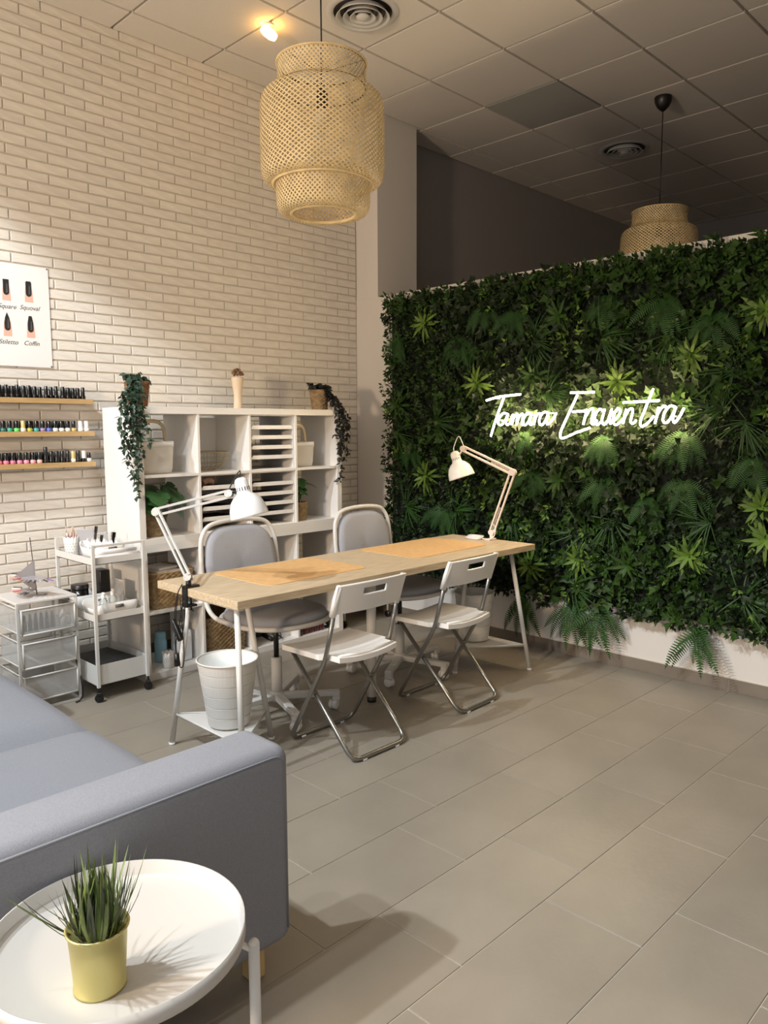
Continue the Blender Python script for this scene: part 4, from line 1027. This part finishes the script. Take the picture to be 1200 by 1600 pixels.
# hanging black cable of the first lamp
cb=MB().tube(smooth_path([(0,-.03,.02),(-.035,-.035,-.03),(-.055,-.04,-.12),(-.05,-.04,-.20),(-.02,-.04,-.16),(.02,-.04,-.05),(.03,-.04,-.10),(.0,-.04,-.20),(-.03,-.04,-.19),(-.045,-.045,-.26),(-.03,-.045,-.335),(.005,-.045,-.34),(.02,-.045,-.28),(.015,-.045,-.18),(-.01,-.04,-.03),(-.04,-.04,-.10),(-.05,-.045,-.24),(-.042,-.045,-.30)],7),.0024,6).obj('cable',black_m,l1)
MB().box(-.014,.014,-.010,.010,-.05,.05,bev=.004,seg=2,M=Matrix.Translation((-.032,-.045,-.185))@Matrix.Rotation(-.7,4,'Y')).obj('cable_switch',black_m,cb)
MB().tube([(-.042,-.045,-.29),(-.038,-.045,-.345)],[.011,.014],10).obj('plug',black_m,cb)
B2=(1.60,3.775,DZ); 
pink=mat('warm_white_metal',(232,214,200),0.38)
l2=arm_lamp(B2,(1.762,3.755,1.154),(1.375,3.775,1.287),(1.300,3.775,1.268),(.30,.14,-1),mat('soft_white_metal',(234,228,216),0.35),pink,False,'white desk lamp clamped to the far end of the desk before the plants',(0,1),whiteplastic_m)
lp=[]
for k in range(4):
    a0=k*.4; lp+=[(-.10+.055*math.cos(a)+.004*k,-.05+.028*math.sin(a)+.003*k,.006+.005*k) for a in [2*PI*q/10 for q in range(10)]]
MB().tube(smooth_path(lp+[(-.03,-.04,.006),(.01,-.03,.01),(.035,-.02,.03),(.03,-.005,.08),(.0,0,.10)],4),.0028,6).obj('coiled_cable',whiteplastic_m,l2)

# ================================================================== sofa
sofa=thing('sofa','blue grey fabric sofa at the left, its square arm facing the camera','sofa',(1.8,0.65,0))
ox,oy=1.8,0.65
def sb(x0,x1,y0,y1,z0,z1,bev,seg=4): return MB().box(x0-ox,x1-ox,y0-oy,y1-oy,z0,z1,bev=bev,seg=seg)
def arm(x0,x1,nm):
    o=sb(x0,x1,.20,1.165,.10,.625,.038,5).obj(nm,sofa_m,sofa)
    xs_=(x1-.006) if x0>1 else (x0+.006)
    P=fillet([(xs_+.003-ox,.235-oy,.605),(xs_+.003-ox,1.135-oy,.605),(xs_+.003-ox,1.145-oy,.14)],.03,6)
    MB().tube(P,.0028,6).obj('piping',mat('sofa_piping',(120,124,132),0.9),o); return o
arm(2.735,2.925,'armrest'); arm(.60,.80,'armrest')
sb(.80,2.735,.24,1.10,.12,.30,.02,2).obj('seat_base',sofa_m,sofa)
def cushion(x0,x1):
    bm=bmesh.new(); bmesh.ops.create_grid(bm,x_segments=14,y_segments=14,size=.5); bm.free()
    mb=MB(); n=16; vs=[];fs=[]; cx,cy=(x0+x1)/2-ox,(.42+1.13)/2-oy; hx,hy=(x1-x0)/2,.355
    for s in (1,-1):
        for i in range(n+1):
            for j in range(n+1):
                u,v=2*i/n-1,2*j/n-1; e=max(abs(u),abs(v)); k=(1-abs(u)**6)*(1-abs(v)**6)
                z=.358+s*(.062*(max(k,0))**.30+.016*(1-u*u)*(1-v*v)); sh=1-.012*(1-max(k,0)**.3)
                vs.append((cx+hx*u*(1-.0*v),cy+hy*v,z))
    W=n+1
    for i in range(n):
        for j in range(n):
            a=i*W+j; fs.append((a,a+W,a+W+1,a+1)); b=a+W*W; fs.append((b,b+1,b+W+1,b+W))
    mb.add(vs,fs,True).obj('seat_cushion',sofa_m,sofa)
cushion(1.872,2.735); cushion(.80,1.868)
sb(.80,2.735,.20,.42,.30,.80,.05,4).obj('back_cushion',sofa_m,sofa)
legw=mat('pale_wood_leg',(206,176,120),0.45,c2=(186,156,104),vscale=8,stretch=(8,8,1))
for x,y in ((2.85,1.085),(.68,1.085),(2.85,.27),(.68,.27)):
    sb(x-.022,x+.022,y-.022,y+.022,0,.102,.003,1).obj('leg',legw,sofa)

# ================================================================== round tray table with potted grass
rt=thing('side_table','round white metal tray table with a raised rim in the foreground','table',(3.16,.58,0))
Rr=.2225
MB().lathe([(0,.497),(Rr-.012,.497),(Rr-.004,.501),(Rr-.001,.528),(Rr+.0015,.529),(Rr+.002,.500),(Rr-.006,.492),(0,.492)],72).obj('tray',mat('tray_white',(188,185,179),0.5),rt)
for ang in (55,150,282):
    a=math.radians(ang); c,s=math.cos(a),math.sin(a)
    MB().tube([((Rr+.016)*c,(Rr+.016)*s,.004),((Rr+.016)*c,(Rr+.016)*s,.470)],.0105,14).lathe([(0,.478),(.006,.477),(.0095,.473),(.0105,.468)],14,cx=(Rr+.016)*c,cy=(Rr+.016)*s).obj('leg',whitemetal_m,rt)
for ang in (55,150,282):
    a=math.radians(ang); MB().tube([((Rr+.016)*math.cos(a),(Rr+.016)*math.sin(a),.12),(0,0,.12)],.0055,8).obj('brace',whitemetal_m,rt); MB().tube([((Rr+.016)*math.cos(a),(Rr+.016)*math.sin(a),.455),((Rr-.03)*math.cos(a),(Rr-.03)*math.sin(a),.485)],.006,8).obj('bracket',whitemetal_m,rt)

gp=thing('potted_grass','tuft of green artificial grass in a gold metal pot on the round table','plant',(3.232,.512,.4975))
MB().lathe([(0,.001),(.040,.001),(.0425,.0),(.0425,.005),(.041,.007),(.0475,.102),(.0505,.103),(.0515,.106),(.0505,.108),(.0475,.107),(.046,.098),(.0,.092)],48).obj('metal_pot',gold_m,gp)
MB().lathe([(0,.097),(.03,.096),(.046,.090)],24).obj('soil',soil_m,gp)
ga=mat('grass_blade',(124,142,76),0.55,c2=(80,98,58),vscale=30); gb=mat('grass_blade_dark',(84,94,68),0.55,c2=(62,70,56),vscale=30)
R=random.Random(21)
for k in range(230):
    a=R.uniform(0,2*PI); q=R.random()**.6; lean=q*R.uniform(.1,.75); r0=.034*q
    if k>215: lean=R.uniform(.8,1.15)
    base=(r0*math.cos(a),r0*math.sin(a),.09); d=Vector((math.cos(a)*math.sin(lean),math.sin(a)*math.sin(lean),math.cos(lean)))
    n=Vector((math.cos(a)*math.cos(lean),math.sin(a)*math.cos(lean),-math.sin(lean))); L=(R.uniform(.055,.10) if k<150 else R.uniform(.09,.145))
    mb=MB(); blade(mb,base,d,-n,L,R.uniform(.0035,.0065),bend=R.uniform(-.6,-.1),seg=4,fold=.2); mb.obj('grass_blade',ga if R.random()<.6 else gb,gp)

# ================================================================== white cart
cx0,cx1,cy0,cy1=.165,.622,1.712,2.008
cart=thing('trolley','white metal three-tier trolley on black castors beside the shelving','trolley',(.39,1.86,0)); tx,ty=.39,1.86
def cb_(x0,x1,y0,y1,z0,z1,b=.0): return (x0-tx,x1-tx,y0-ty,y1-ty,z0,z1,b)
for (x,xx) in ((cx1,1),(cx0,-1)):
    for y in (cy0,cy1-.018):
        xa=(x-.014,x) if xx>0 else (x,x+.014)
        MB().box(*cb_(xa[0],xa[1],y,y+.018,.078,.828,.0015)).obj('post',whitemetal_m,cart)
    MB().box(*cb_(*( (x-.013,x-.001) if xx>0 else (x+.001,x+.013)),cy0+.0182,cy1-.0182,.815,.827,.0015)).obj('handle_bar',whitemetal_m,cart)
    for y in (cy0+.009,cy1-.009):
        X=(x-.007*xx)-tx; Y=y-ty; R=random.Random(int(y*100)); a=R.uniform(0,3)
        cc=MB().tube([(X,Y,.05),(X,Y,.08)],.006,8).box(-.012,.012,-.012,.012,.036,.055,bev=.003,M=Matrix.Translation((X,Y,0))@Matrix.Rotation(a,4,'Z')).obj('castor_fork',black_m,cart)
        MB().lathe([(0,-.008),(.020,-.008),(.023,-.005),(.023,.005),(.020,.008),(0,.008)],18,M=Matrix.Translation((X,Y,.0235))@Matrix.Rotation(a,4,'Z')@Matrix.Rotation(PI/2,4,'X')).obj('wheel',black_m,cc)
def ctray(z0,z1,nm):
    t=.0022; mb=MB(); a0,a1,b0,b1=cx0+.003,cx1-.014,cy0+.003,cy1-.003
    mb.box(*cb_(a0,a1,b0,b1,z0,z0+.003)); mb.box(*cb_(a0,a1,b0,b0+t,z0,z1)); mb.box(*cb_(a0,a1,b1-t,b1,z0,z1)); mb.box(*cb_(a0,a0+t,b0,b1,z0,z1)); mb.box(*cb_(a1-t,a1,b0,b1,z0,z1)); mb.obj(nm,whitemetal_m,cart)
ctray(.722,.760,'top_tray'); ctray(.425,.462,'middle_tray'); ctray(.085,.195,'bottom_tray')

def plastic_bin(x,y,z,hx,hy,h,label,group='white plastic bins on the trolley',rz=0.0,dip=.025):
    t=thing('storage_bin',label,'bin',(x,y,z),rz,group); nn=56; vs=[];fs=[]
    def zz(a): return h-dip*max(0,abs(math.sin(a)))**4
    for s,q,inn in ((.84,0,0),(.93,.5,0),(1,1,0),(.975,1,0),(.90,.5,0),(.80,.03,0)):
        for k in range(nn):
            a=2*PI*k/nn; X,Y=sup(a,hx*s,hy*s,6); vs.append((X,Y,q*zz(a)))
    for i in range(5):
        for k in range(nn): fs.append((i*nn+k,i*nn+(k+1)%nn,(i+1)*nn+(k+1)%nn,(i+1)*nn+k))
    fs.append(tuple(range(nn))[::-1]); fs.append(tuple(range(5*nn,6*nn)))
    MB().add(vs,fs,True).obj('bin_shell',whiteplastic_m,t)
    for sx in (1,-1):
        MB().tube([(sx*hx*.985,-.022,h*.74),(sx*hx*.985,.022,h*.74)],.0085,8,flat=1.0).obj('grip_slot',mat('slot_shadow',(96,94,90),.8),t)
    return t
# top tray
lace_pot(.235,1.775,.7255,.040,.10,'white lace pattern cup full of brushes on the trolley top',scal=12)
R=random.Random(31)
pc=[(222,130,140),(240,236,230),(190,150,100),(235,170,170),(160,130,90),(244,240,238),(206,60,80),(220,214,206)]
for k in range(12):
    a=R.uniform(0,2*PI); q=R.uniform(.3,.95); b=Vector((.235+.014*math.cos(a),1.775+.014*math.sin(a),.740)); e=Vector((.235+.042*q*math.cos(a),1.775+.042*q*math.sin(a),.855+R.uniform(0,.04)))
    c=pc[k%8]; t=thing('nail_brush','thin nail brush or file standing in the lace cup on the trolley','brush',tuple(b),0,'brushes and files in the lace cup')
    MB().tube([(0,0,0),(e-b)*.75],.003,6).obj('handle',colm(c),t); MB().tube([(e-b)*.75,(e-b)],[.0034,.0012],6).obj('tip',colm((216,190,170)),t)
plastic_bin(.41,1.868,.7255,.125,.085,.085,'white bin of tissues and tools on the top of the trolley',rz=0.0)
for i,(x,y,c,h,w,lb) in enumerate(((.40,1.92,K,.125,.010,'black brush handle sticking out of the top trolley bin'),(.33,1.89,(30,30,32),.105,.007,'thin black file leaning in the top trolley bin'),(.28,1.88,(60,58,60),.15,.008,'dark patterned file at the back of the top trolley bin'))):
    t=thing('nail_tool',lb,'tool',(x,y,.73),.2*i); MB().box(-.004,.004,-w,w,0,h,bev=.002,M=Matrix.Rotation(-.18,4,'X')).obj('blade',colm(c),t); MB().box(-.005,.005,-w*1.15,w*1.15,h*.78,h*1.02,bev=.002,M=Matrix.Rotation(-.18,4,'X')).obj('grip',colm(K),t)
t=tag(MB().box(-.045,.045,-.004,.004,0,.145,bev=.002).obj('grey_card',colm((176,174,176))),'grey card standing at the back of the trolley top','card'); t.location=(.27,1.845,.728); t.rotation_euler=(.12,0,.9)
tw=thing('tissue_bundle','white folded tissues in the top trolley bin','tissues',(.40,1.86,.74))
mb=MB(); R=random.Random(9); n=14; vs=[];fs=[]
for i in range(n+1):
    for j in range(n+1): vs.append((-.10+.2*i/n,-.06+.12*j/n,.045+.022*math.sin(i*1.7)+.02*math.sin(j*1.9+i)+R.uniform(-.006,.006)))
for i in range(n):
    for j in range(n): fs.append((i*(n+1)+j,(i+1)*(n+1)+j,(i+1)*(n+1)+j+1,i*(n+1)+j+1))
mb.add(vs,fs).obj('tissue_sheet',paper_m,tw)
tl=thing('towel_roll','rolled white towel lying along the near edge of the trolley top','towel',(.575,1.86,.7255))
for z,r in ((.020,.020),): MB().tube([(0,-.128,z),(0,-.06,z+.001),(0,.06,z),(0,.128,z)],[.017,.021,.021,.017],16).obj('towel',paper_m,tl)
MB().tube([(-.012,-.125,.052),(-.01,0,.054),(-.012,.125,.051)],[.010,.013,.010],12).obj('towel_fold',paper_m,tl)
# middle tray
plastic_bin(.485,1.865,.4285,.105,.125,.080,'white open bin with hand holes on the middle trolley tray, nearer one',dip=.03)
plastic_bin(.255,1.855,.4285,.080,.115,.085,'white bin on the middle trolley tray behind the nearer one',dip=.0)
spray=mat('clear_plastic',(225,230,226),0.1,trans=0.7)
for i,(x,y,lb,c) in enumerate(((.50,1.82,'small clear spray bottle with white nozzle in the nearer trolley bin',(180,186,170)),(.50,1.872,'taller clear spray bottle with white nozzle, right of the other in the trolley bin',(200,204,202)))):
    t=thing('spray_bottle',lb,'bottle',(x,y,.435)); hh=.085+.012*i
    MB().lathe([(0,0),(.019,0),(.021,.003),(.021,hh-.015),(.010,hh)],20).obj('bottle_body',spray,t)
    MB().lathe([(0,.002),(.0165,.002),(.0165,hh*.55),(0,hh*.55)],16).obj('liquid',mat('liquid_%d'%i,c,.2),t)
    MB().lathe([(.010,hh-.002),(.011,hh+.018),(.007,hh+.022),(.007,hh+.032),(0,hh+.033)],14).box(0,.018,-.004,.004,hh+.022,hh+.031,bev=.001).obj('nozzle',whiteplastic_m,t)
t=thing('label_jar','short jar with olive label in the nearer trolley bin','jar',(.555,1.795,.435)); MB().lathe([(0,0),(.024,0),(.024,.05),(0,.05)],20).obj('jar_body',colm((150,152,116)),t); MB().lathe([(.0245,.048),(.025,.062),(0,.062)],20).obj('lid',colm(K),t)
for x,y,r,h,lb in ((.225,1.735,.026,.11,'black lidded jar at the back left of the middle trolley tray'),(.26,1.80,.045,.13,'wide black lidded jar standing in the rear trolley bin')):
    t=thing('black_jar',lb,'jar',(x,y,.4285 if r<.03 else .434)); MB().lathe([(0,0),(r,0),(r,h-.02),(0,h-.02)],24).obj('jar_body',glossm,t); MB().lathe([(r+.002,h-.022),(r+.002,h),(r-.002,h+.002),(0,h+.002)],24).obj('lid',black_m,t)
t=tag(MB().box(-.05,.05,-.03,.03,0,.20,bev=.006,seg=2).obj('black_box',black_m),'tall black box at the back of the middle trolley tray','box'); t.location=(.26,1.925,.4345)
pch=thing('clear_pouch','crumpled clear plastic pouch in the rear of the middle trolley tray','pouch',(.40,1.955,.4365))
mb=MB(); R=random.Random(12); n=8; vs=[];fs=[]
for s in (0,1):
    for i in range(n+1):
        for j in range(n+1): q=math.sin(PI*i/n); vs.append((-.06+.12*i/n,(.012 if s else -.012)*q+R.uniform(-.002,.002),.15*j/n))
for s in (0,1):
    for i in range(n):
        for j in range(n): a=s*(n+1)**2+i*(n+1)+j; fs.append((a,a+n+1,a+n+2,a+1))
mb.add(vs,fs).obj('pouch_film',mat('pouch_film',(224,224,222),0.2,trans=0.6),pch); MB().tube([(-.06,0,.152),(.06,0,.152)],.004,6).obj('pouch_seal',whiteplastic_m,pch)
# bottom tray
t=thing('black_device','flat black box with a black cable in the bottom trolley tray','device',(.40,1.86,.0885))
MB().box(-.16,.17,-.11,.115,0,.085,bev=.006,M=Matrix.Rotation(.10,4,'Z')@Matrix.Rotation(-.0,4,'X')).obj('housing',mat('matt_black',(34,33,34),0.6),t)
MB().tube(smooth_path([(.02,-.115,.07),(.0,-.16,.115),(.09,-.180,.05),(.125,-.185,-.04),(.128,-.20,-.078),(.135,-.23,-.083)],6),.004,6).obj('cable',black_m,t)

# ================================================================== wire drawer unit and nail display
dr=thing('drawer_unit','white metal unit with three wire mesh drawers against the brick wall','drawer unit',(.345,1.525,0)); qx,qy=.345,1.525
ux0,ux1,uy0,uy1,uh=.19,.50,1.372,1.680,.565
for x in (ux0,ux1-.012):
    for y in (uy0,uy1-.012): MB().box(x-qx,x+.012-qx,y-qy,y+.012-qy,.012,uh-.012,bev=.0015).obj('post',whitemetal_m,dr)
MB().box(ux0-qx,ux1-qx,uy0-qy,uy0+.012-qy,0,.012,bev=.001).box(ux0-qx,ux1-qx,uy1-.012-qy,uy1-qy,0,.012,bev=.001).box(ux1-.012-qx,ux1-qx,uy0-qy,uy1-qy,0,.012,bev=.001).box(ux0-qx,ux0+.012-qx,uy0-qy,uy1-qy,0,.012,bev=.001).obj('base_frame',whitemetal_m,dr)
MB().box(ux0-qx,ux1-qx,uy0-qy,uy1-qy,uh-.012,uh,bev=.002).obj('top_panel',mat('grey_white_top',(206,202,198),.45),dr)
fine_m=bpy.data.materials.new('fine_wire_mesh'); fine_m.use_nodes=True; perforated(fine_m,0.52,(196,196,194))
for k in range(3):
    z1=uh-.040-.172*k; z0=z1-.125
    for y in (uy0+.013,uy1-.018): MB().tube([(ux0+.01-qx,y-qy,z1+.006),(ux1-.01-qx,y-qy,z1+.006)],.0035,6).obj('runner',whitemetal_m,dr)
    a0,a1,b0,b1=ux0+.015-qx,ux1+.010-qx,uy0+.020-qy,uy1-.022-qy
    d=MB()
    d.add([(a0,b0,z0),(a1,b0,z0),(a1,b1,z0),(a0,b1,z0),(a0,b0,z1),(a1,b0,z1),(a1,b1,z1),(a0,b1,z1)],[(0,1,2,3),(0,1,5,4),(1,2,6,5),(2,3,7,6),(3,0,4,7)])
    dd=d.obj('drawer',fine_m,dr)
    for zq in (z1,z0): MB().tube(fillet([(a1,b0,zq),(a1,b1,zq)],.01),.0048,8).tube([(a0,b0,zq),(a1,b0,zq)],.0035,6).tube([(a0,b1,zq),(a1,b1,zq)],.0035,6).obj('drawer_rail',whitemetal_m,dd)
    for b in (b0,b1): MB().tube([(a1,b,z0),(a1,b,z1)],.0045,8).obj('drawer_upright',whitemetal_m,dd)
    if k==0: zc=z0
R=random.Random(5)
for k in range(6):
    t=thing('drawer_jar','small dark bottle seen through the mesh of the top drawer','bottle',(.44,1.43+.028*k,zc+.001),0,'dark bottles inside the top mesh drawer')
    MB().lathe([(0,0),(.011,0),(.011,.05),(0,.05)],12).obj('bottle_body',colm((70,70,74)),t); MB().lathe([(.007,.05),(.006,.085),(0,.085)],10).obj('cap',black_m,t)
t=thing('white_tube','white tube seen through the mesh of the top drawer','bottle',(.46,1.615,zc+.001)); MB().lathe([(0,0),(.015,0),(.016,.07),(0.006,.085)],14).obj('tube_body',whiteplastic_m,t); MB().lathe([(.006,.083),(.006,.10),(0,.10)],10).obj('cap',whiteplastic_m,t)
ns=thing('nail_display','fan-shaped sample nail display on a thin rod on the drawer unit','nail display',(.36,1.53,uh))
MB().lathe([(0,0),(.05,0),(.05,.003),(0,.004)],24).obj('foot',mat('clear_acrylic',(200,198,200),.15,trans=.5),ns)
MB().tube([(0,0,.003),(-.015,-.015,.30)],.0022,6).obj('rod',mat('dark_metal',(70,66,64),.35,metal=.8),ns)
for lvl,(z,n_,Lr) in enumerate(((.10,12,.13),(.03,9,.12))):
    fan=MB(); a0=-2.35 if lvl==0 else -2.3; sp=2.6 if lvl==0 else 1.4
    pts=[(0,0)]+[((Lr-.03)*math.cos(a0+sp*k/(n_-1)),(Lr-.03)*math.sin(a0+sp*k/(n_-1))) for k in range(n_)]
    f=fan.prism(pts,z,z+.0015,M=Matrix.Rotation(.12,4,'Y')).obj('fan_leaf',mat('smoky_plastic',(172,168,172),.3,trans=.2),ns)
    cols=[(30,28,30),(235,228,220),(220,190,180),(214,160,155),(170,90,90),(210,150,120),(150,140,140),(60,56,60),(34,32,34),(180,176,178),(60,50,60),(150,90,180)]
    for k in range(n_):
        a=a0+sp*k/(n_-1); M=Matrix.Rotation(.12,4,'Y')@Matrix.Translation((0,0,z+.002))@Matrix.Rotation(a,4,'Z')
        MB().box(Lr-.045,Lr,-.0055,.0055,0,.003,bev=.0014,M=M).obj('sample_nail',colm(cols[k]),f)
MB().add([(-.002,-.002,.185),(.005,-.11,.11),(0,-.004,.02)],[(0,1,2)]).obj('upper_fin',MATS['smoky_plastic'],ns)
t=tag(MB().box(0,.13,-.02,.02,0,.05,bev=.004).obj('switch_box',whiteplastic_m),'x','y'); bpy.data.objects.remove(t,do_unlink=True)
